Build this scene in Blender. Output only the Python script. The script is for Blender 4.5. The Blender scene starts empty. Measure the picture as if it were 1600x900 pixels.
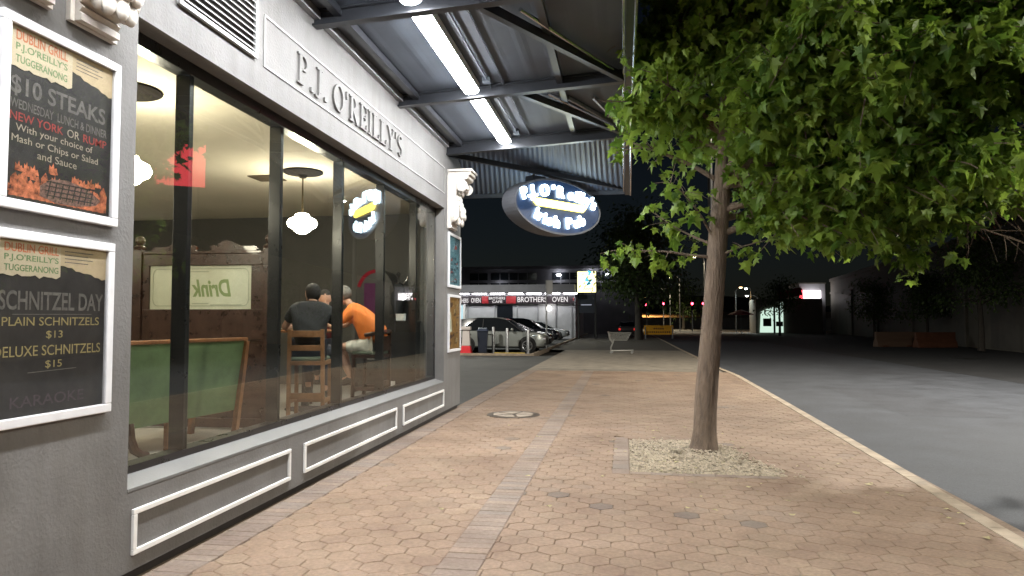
import bpy, bmesh, math, random
from mathutils import Vector, Matrix, noise
R = math.radians
PI = math.pi
random.seed(7)
scn = bpy.context.scene
COL = scn.collection

# ------------------------------------------------------------------ camera
cd = bpy.data.cameras.new('camera')
cam = bpy.data.objects.new('camera', cd)
COL.objects.link(cam)
cam.location = (0, 0, 1.6)
F = 1100 / 1600
cd.sensor_width = 36
cd.lens = 36 * F
cd.clip_end = 2000
cd.clip_start = 0.05
pitch = math.atan(50 / 1100)
yaw = math.atan(174 * math.cos(pitch) / 1100)
cam.rotation_euler = (PI / 2 + pitch, 0, yaw)
scn.camera = cam

# ------------------------------------------------------------------ world, moonlight, exposure
SUN_EL, SUN_ROT = R(32), R(140)
w = bpy.data.worlds.new('World')
scn.world = w
w.use_nodes = True
nt = w.node_tree
bg = nt.nodes['Background']
sky = nt.nodes.new('ShaderNodeTexSky')
sky.sky_type = 'NISHITA'
sky.sun_disc = False
sky.sun_elevation = SUN_EL
sky.sun_rotation = SUN_ROT
nt.links.new(sky.outputs[0], bg.inputs[0])
bg.inputs[1].default_value = 0.0012
sd = bpy.data.lights.new('moon', 'SUN')
sd.energy = 0.012
sd.angle = R(0.5)
sd.color = (1, 0.96, 0.9)
sun = bpy.data.objects.new('moon', sd)
COL.objects.link(sun)
sun.rotation_euler = (PI / 2 - SUN_EL, 0, PI - SUN_ROT)
scn.view_settings.view_transform = 'Standard'
scn.view_settings.look = 'None'
scn.view_settings.exposure = 0.3
scn.view_settings.gamma = 1.0
scn.view_settings.use_curve_mapping = False
cy = scn.cycles
cy.use_denoising = True
cy.max_bounces = 8
cy.diffuse_bounces = 3
cy.glossy_bounces = 4
cy.transparent_max_bounces = 12
cy.sample_clamp_indirect = 4
cy.sample_clamp_direct = 0
cy.caustics_reflective = False
cy.caustics_refractive = False

TUBE = 98.0          # radiance of the fluorescent diffusers
GLOBE = 80.0         # radiance of the pub's pendant globes

# ------------------------------------------------------------------ materials
MATS = {}


def mat(name, col=(0.5, 0.5, 0.5), rough=0.6, metal=0.0, var=0.0, scale=8.0, bump=0.0, bscale=60.0,
        emit=None, estr=0.0, var2=None, spec=0.5, coat=0.0):
    if name in MATS:
        return MATS[name]
    m = bpy.data.materials.new(name)
    m.use_nodes = True
    n = m.node_tree.nodes
    l = m.node_tree.links
    b = n['Principled BSDF']
    b.inputs['Base Color'].default_value = (*col, 1)
    b.inputs['Roughness'].default_value = rough
    b.inputs['Metallic'].default_value = metal
    b.inputs['Specular IOR Level'].default_value = spec
    b.inputs['Coat Weight'].default_value = coat
    if emit:
        b.inputs['Emission Color'].default_value = (*emit, 1)
        b.inputs['Emission Strength'].default_value = estr
    tc = None
    if var or bump:
        tc = n.new('ShaderNodeTexCoord')
    if var:
        t = n.new('ShaderNodeTexNoise')
        t.inputs['Scale'].default_value = scale
        t.inputs['Detail'].default_value = 6
        t.inputs['Roughness'].default_value = 0.65
        l.new(tc.outputs['Object'], t.inputs['Vector'])
        r = n.new('ShaderNodeValToRGB')
        c2 = var2 or col
        r.color_ramp.elements[0].position = 0.3
        r.color_ramp.elements[1].position = 0.7
        r.color_ramp.elements[0].color = (*[max(0, c * (1 - var)) for c in col], 1)
        r.color_ramp.elements[1].color = (*[min(1, c * (1 + var)) for c in c2], 1)
        l.new(t.outputs[0], r.inputs[0])
        l.new(r.outputs[0], b.inputs['Base Color'])
        mr = n.new('ShaderNodeMapRange')
        mr.inputs['To Min'].default_value = max(0.05, rough - 0.12)
        mr.inputs['To Max'].default_value = min(1, rough + 0.12)
        l.new(t.outputs[0], mr.inputs[0])
        l.new(mr.outputs[0], b.inputs['Roughness'])
    if bump:
        t2 = n.new('ShaderNodeTexNoise')
        t2.inputs['Scale'].default_value = bscale
        t2.inputs['Detail'].default_value = 5
        l.new(tc.outputs['Object'], t2.inputs['Vector'])
        bp = n.new('ShaderNodeBump')
        bp.inputs['Strength'].default_value = bump
        bp.inputs['Distance'].default_value = 0.01
        l.new(t2.outputs[0], bp.inputs['Height'])
        l.new(bp.outputs[0], b.inputs['Normal'])
    MATS[name] = m
    return m


def emis(name, col, strength):
    if name in MATS:
        return MATS[name]
    m = bpy.data.materials.new(name)
    m.use_nodes = True
    n = m.node_tree.nodes
    n.remove(n['Principled BSDF'])
    e = n.new('ShaderNodeEmission')
    e.inputs[0].default_value = (*col, 1)
    e.inputs[1].default_value = strength
    m.node_tree.links.new(e.outputs[0], n['Material Output'].inputs[0])
    MATS[name] = m
    return m


def glass_mat(name, tint=(0.93, 0.95, 0.93), gain=1.0):
    if name in MATS:
        return MATS[name]
    m = bpy.data.materials.new(name)
    m.use_nodes = True
    n = m.node_tree.nodes
    l = m.node_tree.links
    n.remove(n['Principled BSDF'])
    geo = n.new('ShaderNodeNewGeometry')
    mr = n.new('ShaderNodeMapRange')
    mr.inputs['To Min'].default_value = 1.5
    mr.inputs['To Max'].default_value = 1 / 1.5
    l.new(geo.outputs['Backfacing'], mr.inputs[0])
    fr = n.new('ShaderNodeFresnel')
    l.new(mr.outputs[0], fr.inputs['IOR'])
    mul = n.new('ShaderNodeMath')
    mul.operation = 'MULTIPLY'
    mul.use_clamp = True
    mul.inputs[1].default_value = gain
    l.new(fr.outputs[0], mul.inputs[0])
    tr = n.new('ShaderNodeBsdfTransparent')
    tr.inputs[0].default_value = (*tint, 1)
    gl = n.new('ShaderNodeBsdfGlossy')
    gl.inputs['Roughness'].default_value = 0.0
    mx = n.new('ShaderNodeMixShader')
    l.new(mul.outputs[0], mx.inputs[0])
    l.new(tr.outputs[0], mx.inputs[1])
    l.new(gl.outputs[0], mx.inputs[2])
    l.new(mx.outputs[0], n['Material Output'].inputs[0])
    MATS[name] = m
    return m


def leaf_mat(name, col, col2, trans=0.35):
    m = bpy.data.materials.new(name)
    m.use_nodes = True
    n = m.node_tree.nodes
    l = m.node_tree.links
    b = n['Principled BSDF']
    at = n.new('ShaderNodeAttribute')
    at.attribute_name = 'tone'
    r = n.new('ShaderNodeValToRGB')
    r.color_ramp.elements[0].color = (*col, 1)
    r.color_ramp.elements[1].color = (*col2, 1)
    l.new(at.outputs['Fac'], r.inputs[0])
    l.new(r.outputs[0], b.inputs['Base Color'])
    b.inputs['Roughness'].default_value = 0.5
    b.inputs['Specular IOR Level'].default_value = 0.4
    t = n.new('ShaderNodeBsdfTranslucent')
    l.new(r.outputs[0], t.inputs[0])
    mx = n.new('ShaderNodeMixShader')
    mx.inputs[0].default_value = trans
    l.new(b.outputs[0], mx.inputs[1])
    l.new(t.outputs[0], mx.inputs[2])
    l.new(mx.outputs[0], n['Material Output'].inputs[0])
    return m


# ------------------------------------------------------------------ mesh helpers
class MB:
    """Collects shapes that become one mesh object."""

    def __init__(self):
        self.v = []
        self.f = []

    def add(self, vs, fs):
        o = len(self.v)
        self.v.extend([tuple(p) for p in vs])
        self.f.extend([tuple(i + o for i in f) for f in fs])
        return self

    def box(self, x0, x1, y0, y1, z0, z1, M=None):
        vs = [Vector((x, y, z)) for z in (z0, z1) for y in (y0, y1) for x in (x0, x1)]
        if M:
            vs = [M @ p for p in vs]
        return self.add(vs, [(0, 2, 3, 1), (4, 5, 7, 6), (0, 1, 5, 4), (2, 6, 7, 3), (0, 4, 6, 2), (1, 3, 7, 5)])

    def bar(self, a, b, wd, ht, up=(0, 0, 1)):
        a, b = Vector(a), Vector(b)
        d = (b - a).normalized()
        s = d.cross(Vector(up))
        if s.length < 1e-4:
            s = d.cross(Vector((0, 1, 0)))
        s.normalize()
        u = s.cross(d)
        vs = []
        for p in (a, b):
            for i, j in ((-1, -1), (1, -1), (1, 1), (-1, 1)):
                vs.append(p + s * (i * wd / 2) + u * (j * ht / 2))
        return self.add(vs, [(0, 3, 2, 1), (4, 5, 6, 7), (0, 1, 5, 4), (1, 2, 6, 5), (2, 3, 7, 6), (3, 0, 4, 7)])

    def tube(self, pts, r, n=8, cap=True):
        pts = [Vector(p) for p in pts]
        rs = r if isinstance(r, (list, tuple)) else [r] * len(pts)
        vs, fs = [], []
        prev = None
        for i, p in enumerate(pts):
            d = (pts[min(i + 1, len(pts) - 1)] - pts[max(i - 1, 0)]).normalized()
            if prev is None:
                s = d.cross(Vector((0.3, 0.1, 1)))
                if s.length < 0.05:
                    s = d.cross(Vector((1, 0, 0)))
                s.normalize()
            else:
                s = (prev - d * prev.dot(d)).normalized()
            prev = s
            t = d.cross(s)
            for k in range(n):
                a = 2 * PI * k / n
                vs.append(p + (s * math.cos(a) + t * math.sin(a)) * rs[i])
        for i in range(len(pts) - 1):
            for k in range(n):
                k2 = (k + 1) % n
                fs.append((i * n + k, i * n + k2, (i + 1) * n + k2, (i + 1) * n + k))
        if cap:
            fs.append(tuple(range(n - 1, -1, -1)))
            fs.append(tuple((len(pts) - 1) * n + k for k in range(n)))
        return self.add(vs, fs)

    def lathe(self, prof, n=20, M=None):
        """prof: (radius, height) pairs round local z"""
        vs, fs = [], []
        for r_, z in prof:
            for k in range(n):
                a = 2 * PI * k / n
                vs.append(Vector((r_ * math.cos(a), r_ * math.sin(a), z)))
        if M:
            vs = [M @ p for p in vs]
        for i in range(len(prof) - 1):
            for k in range(n):
                k2 = (k + 1) % n
                fs.append((i * n + k, i * n + k2, (i + 1) * n + k2, (i + 1) * n + k))
        fs.append(tuple(range(n - 1, -1, -1)))
        fs.append(tuple((len(prof) - 1) * n + k for k in range(n)))
        return self.add(vs, fs)

    def prism(self, poly, d0, d1, M=None):
        """polygon in local xy extruded along local z"""
        n = len(poly)
        vs = [Vector((p[0], p[1], d0)) for p in poly] + [Vector((p[0], p[1], d1)) for p in poly]
        if M:
            vs = [M @ p for p in vs]
        fs = [tuple(range(n - 1, -1, -1)), tuple(range(n, 2 * n))]
        for i in range(n):
            j = (i + 1) % n
            fs.append((i, j, n + j, n + i))
        return self.add(vs, fs)

    def sphere(self, c, rx, ry=None, rz=None, nu=14, nv=9):
        ry = ry or rx
        rz = rz or rx
        c = Vector(c)
        vs = [c + Vector((0, 0, -rz))]
        fs = []
        for i in range(1, nv):
            ph = -PI / 2 + PI * i / nv
            for k in range(nu):
                a = 2 * PI * k / nu
                vs.append(c + Vector((rx * math.cos(ph) * math.cos(a), ry * math.cos(ph) * math.sin(a), rz * math.sin(ph))))
        vs.append(c + Vector((0, 0, rz)))
        for k in range(nu):
            k2 = (k + 1) % nu
            fs.append((0, 1 + k2, 1 + k))
            for i in range(nv - 2):
                fs.append((1 + i * nu + k, 1 + i * nu + k2, 1 + (i + 1) * nu + k2, 1 + (i + 1) * nu + k))
            fs.append((1 + (nv - 2) * nu + k, 1 + (nv - 2) * nu + k2, len(vs) - 1))
        return self.add(vs, fs)

    def mesh(self, me, M):
        return self.add([M @ v.co for v in me.vertices], [tuple(p.vertices) for p in me.polygons])

    def build(self, name, m, parent=None, smooth=False, bevel=0.0, seg=2):
        me = bpy.data.meshes.new(name)
        me.from_pydata(self.v, [], self.f)
        me.update()
        bm = bmesh.new()
        bm.from_mesh(me)
        bmesh.ops.recalc_face_normals(bm, faces=bm.faces)
        if bevel:
            eds = [e for e in bm.edges if len(e.link_faces) == 2 and e.calc_face_angle(0) > 0.6]
            bmesh.ops.bevel(bm, geom=eds, offset=bevel, segments=seg, affect='EDGES', profile=0.6, clamp_overlap=True)
        bm.to_mesh(me)
        bm.free()
        if smooth:
            me.shade_smooth()
            try:
                me.set_sharp_from_angle(angle=R(40))
            except Exception:
                pass
        me.materials.append(m)
        o = bpy.data.objects.new(name, me)
        COL.objects.link(o)
        if parent:
            o.parent = parent
        return o


def tag(o, label=None, cat=None, group=None, kind=None):
    if label:
        o['label'] = label
    if cat:
        o['category'] = cat
    if group:
        o['group'] = group
    if kind:
        o['kind'] = kind
    return o


def thing(name, label, cat, loc=(0, 0, 0), rz=0.0, group=None):
    o = bpy.data.objects.new(name, None)
    o.empty_display_size = 0.2
    COL.objects.link(o)
    o.location = loc
    o.rotation_euler = (0, 0, rz)
    return tag(o, label, cat, group)


def copy_tree(o, parent=None):
    c = o.copy()
    COL.objects.link(c)
    if parent:
        c.parent = parent
    for ch in list(o.children):
        copy_tree(ch, c)
    return c


def text_me(body, size=1.0, extrude=0.02, offset=0.0, shear=0.0, bevel=0.0, spacing=1.0):
    cu = bpy.data.curves.new('lettering', 'FONT')
    cu.body = body
    cu.size = size
    cu.extrude = extrude
    cu.offset = offset
    cu.shear = shear
    cu.bevel_depth = bevel
    cu.space_character = spacing
    cu.resolution_u = 4
    ob = bpy.data.objects.new('lettering', cu)
    COL.objects.link(ob)
    dg = bpy.context.evaluated_depsgraph_get()
    me = bpy.data.meshes.new_from_object(ob.evaluated_get(dg))
    bpy.data.objects.remove(ob)
    bpy.data.curves.remove(cu)
    return me


def bounds(me):
    xs = [v.co.x for v in me.vertices]
    ys = [v.co.y for v in me.vertices]
    return min(xs), max(xs), min(ys), max(ys)


def fit_text(mb, body, x0, x1, y0, y1, T, depth=0.001, offset=0.0, shear=0.0, mirror=False, spacing=1.0):
    """lettering stretched to the rectangle x0..x1, y0..y1 of the frame T (local x reads, local y is up, z faces the reader)"""
    me = text_me(body, 1.0, 0.5, offset, shear, 0.0, spacing)
    a, b, c, d = bounds(me)
    sx, sy = (x1 - x0) / (b - a), (y1 - y0) / (d - c)
    M = Matrix.Translation((x0, y0, depth)) @ Matrix.Diagonal((sx, sy, depth, 1)) @ Matrix.Translation((-a, -c, 0))
    if mirror:
        M = Matrix.Translation((x1, y0, depth)) @ Matrix.Diagonal((-sx, sy, depth, 1)) @ Matrix.Translation((-a, -c, 0))
    mb.mesh(me, T @ M)
    bpy.data.meshes.remove(me)


def frame(origin, xdir, ydir=(0, 0, 1)):
    x = Vector(xdir).normalized()
    y = Vector(ydir).normalized()
    z = x.cross(y)
    M = Matrix((x, y, z)).transposed().to_4x4()
    M.translation = Vector(origin)
    return M


def skin_me(pts, edges, rad, levels=2):
    me = bpy.data.meshes.new('body')
    me.from_pydata([tuple(p) for p in pts], edges, [])
    ob = bpy.data.objects.new('body', me)
    COL.objects.link(ob)
    ob.modifiers.new('skin', 'SKIN')
    sv = me.skin_vertices[0].data
    for i, r_ in enumerate(rad):
        sv[i].radius = r_ if isinstance(r_, tuple) else (r_, r_)
        sv[i].use_root = (i == 0)
    s = ob.modifiers.new('sub', 'SUBSURF')
    s.levels = levels
    s.render_levels = levels
    dg = bpy.context.evaluated_depsgraph_get()
    out = bpy.data.meshes.new_from_object(ob.evaluated_get(dg))
    bpy.data.objects.remove(ob)
    return out


def set_tone(o, tones):
    me = o.data
    a = me.attributes.new('tone', 'FLOAT', 'FACE')
    a.data.foreach_set('value', tones)


def interp(x, pts):
    if x <= pts[0][0]:
        return pts[0][1]
    for (a, b), (c, d) in zip(pts, pts[1:]):
        if x <= c:
            return b + (d - b) * (x - a) / (c - a)
    return pts[-1][1]


# ================================================================== SETTING
def asphalt(name, col, rough=0.8):
    m = mat(name, col, rough, 0, 0.28, 1.3, 0.5, 170, spec=0.4)
    n = m.node_tree.nodes
    l = m.node_tree.links
    # fine aggregate over the broad patches
    tc = [q for q in n if q.type == 'TEX_COORD'][0]
    t = n.new('ShaderNodeTexNoise')
    t.inputs['Scale'].default_value = 55
    t.inputs['Detail'].default_value = 3
    l.new(tc.outputs['Object'], t.inputs['Vector'])
    b = n['Principled BSDF']
    src = b.inputs['Base Color'].links[0].from_socket
    mx = n.new('ShaderNodeMix')
    mx.data_type = 'RGBA'
    mx.blend_type = 'OVERLAY'
    mx.inputs[0].default_value = 0.55
    l.new(src, mx.inputs[6])
    l.new(t.outputs[0], mx.inputs[7])
    l.new(mx.outputs[2], b.inputs['Base Color'])
    return m


ASPH = asphalt('road_asphalt', (0.046, 0.049, 0.056))
ASPH_D = asphalt('dark_asphalt', (0.026, 0.026, 0.027))
LOT = asphalt('lot_asphalt', (0.06, 0.06, 0.058))
CONC = mat('concrete', (0.2, 0.175, 0.14), 0.85, 0, 0.3, 2.2, 0.35, 90)
KERBC = mat('kerb_concrete', (0.31, 0.25, 0.185), 0.85, 0, 0.38, 3.5, 0.5, 50)

KX = [(-12, 2.55), (5.6, 2.74), (8.3, 2.84), (14.85, 3.02), (21.6, 3.17), (24.4, 3.06), (40, 3.0), (130, 3.0)]


def sheet(name, x0, x1, y0, y1, z, m, label=None, nx=1, ny=1):
    vs, fs = [], []
    for j in range(ny + 1):
        for i in range(nx + 1):
            vs.append((x0 + (x1 - x0) * i / nx, y0 + (y1 - y0) * j / ny, z))
    for j in range(ny):
        for i in range(nx):
            a = j * (nx + 1) + i
            fs.append((a, a + 1, a + nx + 2, a + nx + 1))
    o = MB().add(vs, fs).build(name, m)
    return tag(o, label, None, None, 'structure')


sheet('ground', -700, 700, -200, 900, -0.16, mat('ground_soil', (0.05, 0.047, 0.04), 0.95, 0, 0.3, 0.3))
sheet('road', 2.6, 23, -30, 420, -0.115, ASPH, 'grey asphalt street beside the footpath')
sheet('parking_strip', 10.6, 22.9, -30, 118, -0.111, ASPH_D, 'darker asphalt strip along the far side of the street')
sheet('road_patch', 5.0, 6.7, 13.6, 19.0, -0.1135, asphalt('patch_asphalt', (0.041, 0.043, 0.049)), 'darker mended patch in the street')
sheet('road_patch', 7.6, 9.0, 24.0, 33.0, -0.1135, asphalt('patch_asphalt', (0.041, 0.043, 0.049)), 'long darker mended patch in the street')
sheet('lane', -60, -3.08, 12.9, 31.5, -0.010, LOT, 'dark asphalt lane beside the pub corner')
sheet('car_park', -60, -4.12, 31.5, 120, -0.014, LOT, 'car park in front of the takeaway shop')
sheet('crossing', -3.08, 3.02, 22.45, 38, -0.008, CONC, 'brown concrete driveway crossing after the paving')
sheet('footpath', -4.1, 3.0, 38, 118, -0.006, asphalt('path_asphalt', (0.085, 0.075, 0.062)), 'dark footpath beyond the driveway')
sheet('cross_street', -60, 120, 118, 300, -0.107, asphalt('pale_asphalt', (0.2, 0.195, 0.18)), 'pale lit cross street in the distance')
sheet('paving_bed', -3.2, 3.0, -9, 22.45, -0.013, mat('joint_sand', (0.2, 0.145, 0.105), 0.95, 0, 0.3, 30))

kb = MB()
ys = [-12 + i * 0.9 for i in range(0, 60)] + [45, 60, 80, 100, 118]
for y0, y1 in zip(ys, ys[1:]):
    a, b = interp(y0, KX), interp(y1, KX)
    g_ = 0.004
    top = 0.006
    vs = [(a, y0 + g_, -0.15), (a + 0.15, y0 + g_, -0.15), (a + 0.15, y0 + g_, top - 0.02), (a + 0.13, y0 + g_, top), (a, y0 + g_, top),
          (b, y1 - g_, -0.15), (b + 0.15, y1 - g_, -0.15), (b + 0.15, y1 - g_, top - 0.02), (b + 0.13, y1 - g_, top), (b, y1 - g_, top)]
    kb.add(vs, [(4, 3, 2, 1, 0), (5, 6, 7, 8, 9), (0, 1, 6, 5), (1, 2, 7, 6), (2, 3, 8, 7), (3, 4, 9, 8), (4, 0, 5, 9)])
tag(kb.build('kerb', KERBC), 'pale concrete kerb edging the paved footpath', None, None, 'structure')
kb = MB().box(-4.1, -3.98, 31.5, 118, -0.1, 0.1).box(-12, -4.1, 31.45, 31.57, -0.1, 0.09)
tag(kb.build('car_park_kerb', KERBC), 'kerb along the car park', None, None, 'structure')


def paver_mat(name, ramp):
    m = mat(name, (0.4, 0.3, 0.2), 0.78, 0, 0.2, 5, 0.45, 120)
    n = m.node_tree.nodes
    l = m.node_tree.links
    b = n['Principled BSDF']
    at = n.new('ShaderNodeAttribute')
    at.attribute_name = 'tone'
    r = n.new('ShaderNodeValToRGB')
    r.color_ramp.interpolation = 'LINEAR'
    els = r.color_ramp.elements
    for i, (p, c) in enumerate(ramp):
        e = els[i] if i < 2 else els.new(p)
        e.position = p
        e.color = (*c, 1)
    l.new(at.outputs['Fac'], r.inputs[0])
    geo = n.new('ShaderNodeNewGeometry')
    t = n.new('ShaderNodeTexNoise')          # broad worn and dirty patches
    t.inputs['Scale'].default_value = 0.9
    t.inputs['Detail'].default_value = 7
    t.inputs['Roughness'].default_value = 0.7
    l.new(geo.outputs['Position'], t.inputs['Vector'])
    r2 = n.new('ShaderNodeValToRGB')
    r2.color_ramp.elements[0].position = 0.32
    r2.color_ramp.elements[0].color = (0.5, 0.45, 0.42, 1)
    r2.color_ramp.elements[1].position = 0.58
    r2.color_ramp.elements[1].color = (0.77, 0.77, 0.765, 1)
    l.new(t.outputs[0], r2.inputs[0])
    t3 = n.new('ShaderNodeTexNoise')
    t3.inputs['Scale'].default_value = 34
    t3.inputs['Detail'].default_value = 4
    l.new(geo.outputs['Position'], t3.inputs['Vector'])
    r3 = n.new('ShaderNodeValToRGB')
    r3.color_ramp.elements[0].position = 0.3
    r3.color_ramp.elements[0].color = (0.78, 0.78, 0.78, 1)
    r3.color_ramp.elements[1].position = 0.7
    r3.color_ramp.elements[1].color = (1.1, 1.1, 1.1, 1)
    l.new(t3.outputs[0], r3.inputs[0])
    m1 = n.new('ShaderNodeMix')
    m1.data_type = 'RGBA'
    m1.blend_type = 'MULTIPLY'
    m1.inputs[0].default_value = 1
    l.new(r.outputs[0], m1.inputs[6])
    l.new(r2.outputs[0], m1.inputs[7])
    m2 = n.new('ShaderNodeMix')
    m2.data_type = 'RGBA'
    m2.blend_type = 'MULTIPLY'
    m2.inputs[0].default_value = 1
    l.new(m1.outputs[2], m2.inputs[6])
    l.new(r3.outputs[0], m2.inputs[7])
    l.new(m2.outputs[2], b.inputs['Base Color'])
    return m


HEXM = paver_mat('hex_paver', [(0.0, (0.2, 0.155, 0.125)), (1.0, (0.35, 0.24, 0.165)), (0.06, (0.29, 0.21, 0.155)), (0.35, (0.325, 0.228, 0.158)),
                               (0.6, (0.305, 0.21, 0.148)), (0.75, (0.315, 0.228, 0.158)), (0.9, (0.36, 0.26, 0.18))])
BRKM = paver_mat('brick_paver', [(0.0, (0.27, 0.222, 0.19)), (1.0, (0.33, 0.245, 0.185)), (0.3, (0.3, 0.235, 0.19)), (0.55, (0.28, 0.21, 0.17)), (0.8, (0.34, 0.27, 0.215))])
PIT = (0.06, 1.72, 7.62, 9.7)
PITP = [(0.06, 7.62), (1.72, 7.62), (1.62, 7.95), (1.42, 8.5), (1.22, 9.15), (0.9, 9.6), (0.06, 9.66)]


def in_pit(x, y, grow=0.0):
    if not (PIT[0] < x and PIT[2] < y < 9.66 + grow):
        return False
    return x < interp(y, [(7.62, 1.72), (7.95, 1.62), (8.5, 1.42), (9.15, 1.22), (9.6, 0.9), (9.7, 0.5)]) + grow


def clip(poly, ax, val, sgn):
    """convex polygon cut at coordinate ax = val, keeping the side sgn"""
    out = []
    for i, p in enumerate(poly):
        q = poly[(i + 1) % len(poly)]
        dp, dq = sgn * (p[ax] - val), sgn * (q[ax] - val)
        if dp >= 0:
            out.append(p)
        if (dp > 0 > dq) or (dp < 0 < dq):
            u = dp / (dp - dq)
            out.append((p[0] + (q[0] - p[0]) * u, p[1] + (q[1] - p[1]) * u))
    return out


def hex_paving():
    mb = MB()
    tones = []
    S = 0.2
    rr = S / math.sqrt(3)
    row = S * math.sqrt(3) / 2
    j = 0
    y = -3.0
    while y < 22.4:
        x = -2.7 + (S / 2 if j % 2 else 0)
        k = interp(y, KX)
        while x < k + 0.1:
            segs = []
            if -2.715 - S / 2 < x < -1.205 + S / 2:
                segs.append((-2.715, -1.205))
            if x > -0.925 - S / 2:
                segs.append((-0.925, k))
            full = [(x + (rr - 0.002) * math.cos(PI / 6 + q * PI / 3), y + (rr - 0.002) * math.sin(PI / 6 + q * PI / 3)) for q in range(6)]
            polys = []
            for (xa, xb) in segs:
                p = clip(clip(full, 0, xa, 1), 0, xb, -1)
                if len(p) < 3:
                    continue
                if PIT[0] - 0.2 < x < PIT[1] + 0.12 and PIT[2] - 0.24 < y < PIT[3] + 0.12:
                    for q in (clip(p, 0, -0.135 if y > 7.6 else 0.06, -1), clip(clip(p, 1, 7.495, -1), 0, -0.135, 1), clip(clip(p, 0, 1.5, 1), 1, 7.61, -1) if x > 1.45 else [], p if (x > 0.06 and y > 7.7 and not in_pit(x, y, -0.02)) else []):
                        if len(q) >= 3:
                            polys.append(q)
                else:
                    polys.append(p)
            for p in polys:
                cx, cyy = sum(q[0] for q in p) / len(p), sum(q[1] for q in p) / len(p)
                rad_ = sum(math.hypot(q[0] - cx, q[1] - cyy) for q in p) / len(p)
                if rad_ < 0.016:
                    continue
                dz = random.uniform(-0.0015, 0.002)
                tx, ty = random.uniform(-0.01, 0.01), random.uniform(-0.01, 0.01)
                o = len(mb.v)
                n0 = len(mb.f)
                m_ = len(p)
                for ins, z in ((0.0, -0.02), (0.0, -0.004), (0.0055, 0.0)):
                    f_ = 1 - ins / rad_
                    for q in p:
                        dx, dy = (q[0] - cx) * f_, (q[1] - cyy) * f_
                        mb.v.append((cx + dx, cyy + dy, z + dz + dx * tx + dy * ty))
                for lev in (0, 1):
                    for q in range(m_):
                        q2 = (q + 1) % m_
                        mb.f.append((o + lev * m_ + q, o + lev * m_ + q2, o + lev * m_ + m_ + q2, o + lev * m_ + m_ + q))
                mb.f.append(tuple(o + 2 * m_ + q for q in range(m_)))
                t = random.random()
                t = min(1, max(0, 0.5 * t + 0.5 * (0.5 + 0.9 * noise.noise(Vector((x * 0.9, y * 0.9, 3.0)))) + (random.random() < 0.025) * -0.4))
                tones.extend([t] * (len(mb.f) - n0))
            x += S
        y += row
        j += 1
    o = mb.build('paving', HEXM)
    set_tone(o, tones)
    tag(o, 'hexagonal brown and pink concrete pavers of the footpath', None, None, 'structure')


hex_paving()


def brick_strip(name, x0, x1, y0, y1, step, label, along_x=False):
    mb = MB()
    tones = []
    y = y0
    while y < y1:
        n0 = len(mb.f)
        d = random.uniform(-0.0015, 0.0025)
        a, b = x0 + 0.001, x1 - 0.001
        c, e = y + 0.0015, y + step - 0.0015
        z0, z1, ch = -0.02, 0.0015 + d, 0.004
        if along_x:
            a, b, c, e = c, e, a, b
        vs = [(a, c, z0), (b, c, z0), (b, e, z0), (a, e, z0), (a, c, z1 - ch), (b, c, z1 - ch), (b, e, z1 - ch), (a, e, z1 - ch),
              (a + ch, c + ch, z1), (b - ch, c + ch, z1), (b - ch, e - ch, z1), (a + ch, e - ch, z1)]
        fs = [(8, 9, 10, 11)]
        for q in range(4):
            q2 = (q + 1) % 4
            fs += [(q, q2, 4 + q2, 4 + q), (4 + q, 4 + q2, 8 + q2, 8 + q)]
        mb.add(vs, fs)
        tones.extend([random.random()] * (len(mb.f) - n0))
        y += step
    o = mb.build(name, BRKM)
    set_tone(o, tones)
    return tag(o, label, None, None, 'structure')


brick_strip('wall_border', -2.985, -2.72, -2, 22.4, 0.108, 'border of rectangular pavers along the pub wall')
brick_strip('paving_band', -1.206, -0.926, -2, 22.4, 0.108, 'band of rectangular pavers running along the footpath')
brick_strip('tree_pit_edge', 7.5, 7.61, 0.06, 1.5, 0.215, 'pale paver edging in front of the tree gravel', True)
brick_strip('tree_pit_side', -0.13, 0.05, 7.5, 9.75, 0.235, 'large pavers edging the left of the tree gravel')

# gravel in the tree pit, one object: nobody could count the stones
gm = MB()
for i in range(5200):
    x, y = random.uniform(PIT[0] + 0.01, PIT[1] + 0.2), random.uniform(PIT[2], PIT[3] + 0.15)
    if not in_pit(x, y, random.gauss(0.0, 0.07)):
        continue
    d = math.hypot(x - 0.95, y - 8.93)
    z = 0.045 * math.exp(-d * d / 0.4) + 0.012 * noise.noise(Vector((x * 4, y * 4, 0))) - 0.003
    s = random.uniform(0.011, 0.024)
    pts = [Vector((random.uniform(0.7, 1.3) * a, random.uniform(0.7, 1.3) * b, 0.7 * random.uniform(0.7, 1.2) * c)) * s
           for a, b, c in ((1, 0, 0), (0, 1, 0), (-1, 0, 0), (0, -1, 0), (0, 0, 1), (0, 0, -1))]
    rot = Matrix.Rotation(random.uniform(0, 6.28), 3, 'Z') @ Matrix.Rotation(random.uniform(-0.5, 0.5), 3, 'X')
    gm.add([rot @ p + Vector((x, y, z)) for p in pts], [(0, 1, 4), (1, 2, 4), (2, 3, 4), (3, 0, 4), (1, 0, 5), (2, 1, 5), (3, 2, 5), (0, 3, 5)])
o = gm.build('gravel', mat('gravel_stone', (0.34, 0.285, 0.21), 0.9, 0, 0.35, 14))
tag(o, 'pale gravel stones spread round the foot of the tree', 'gravel', None, 'stuff')
tag(MB().add([(x, y, -0.0095) for x, y in PITP], [tuple(range(len(PITP)))]).build('gravel_bed', mat('gravel_soil', (0.22, 0.18, 0.13), 0.95, 0, 0.4, 40, 0.6, 80)), None, None, None, 'structure')

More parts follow.
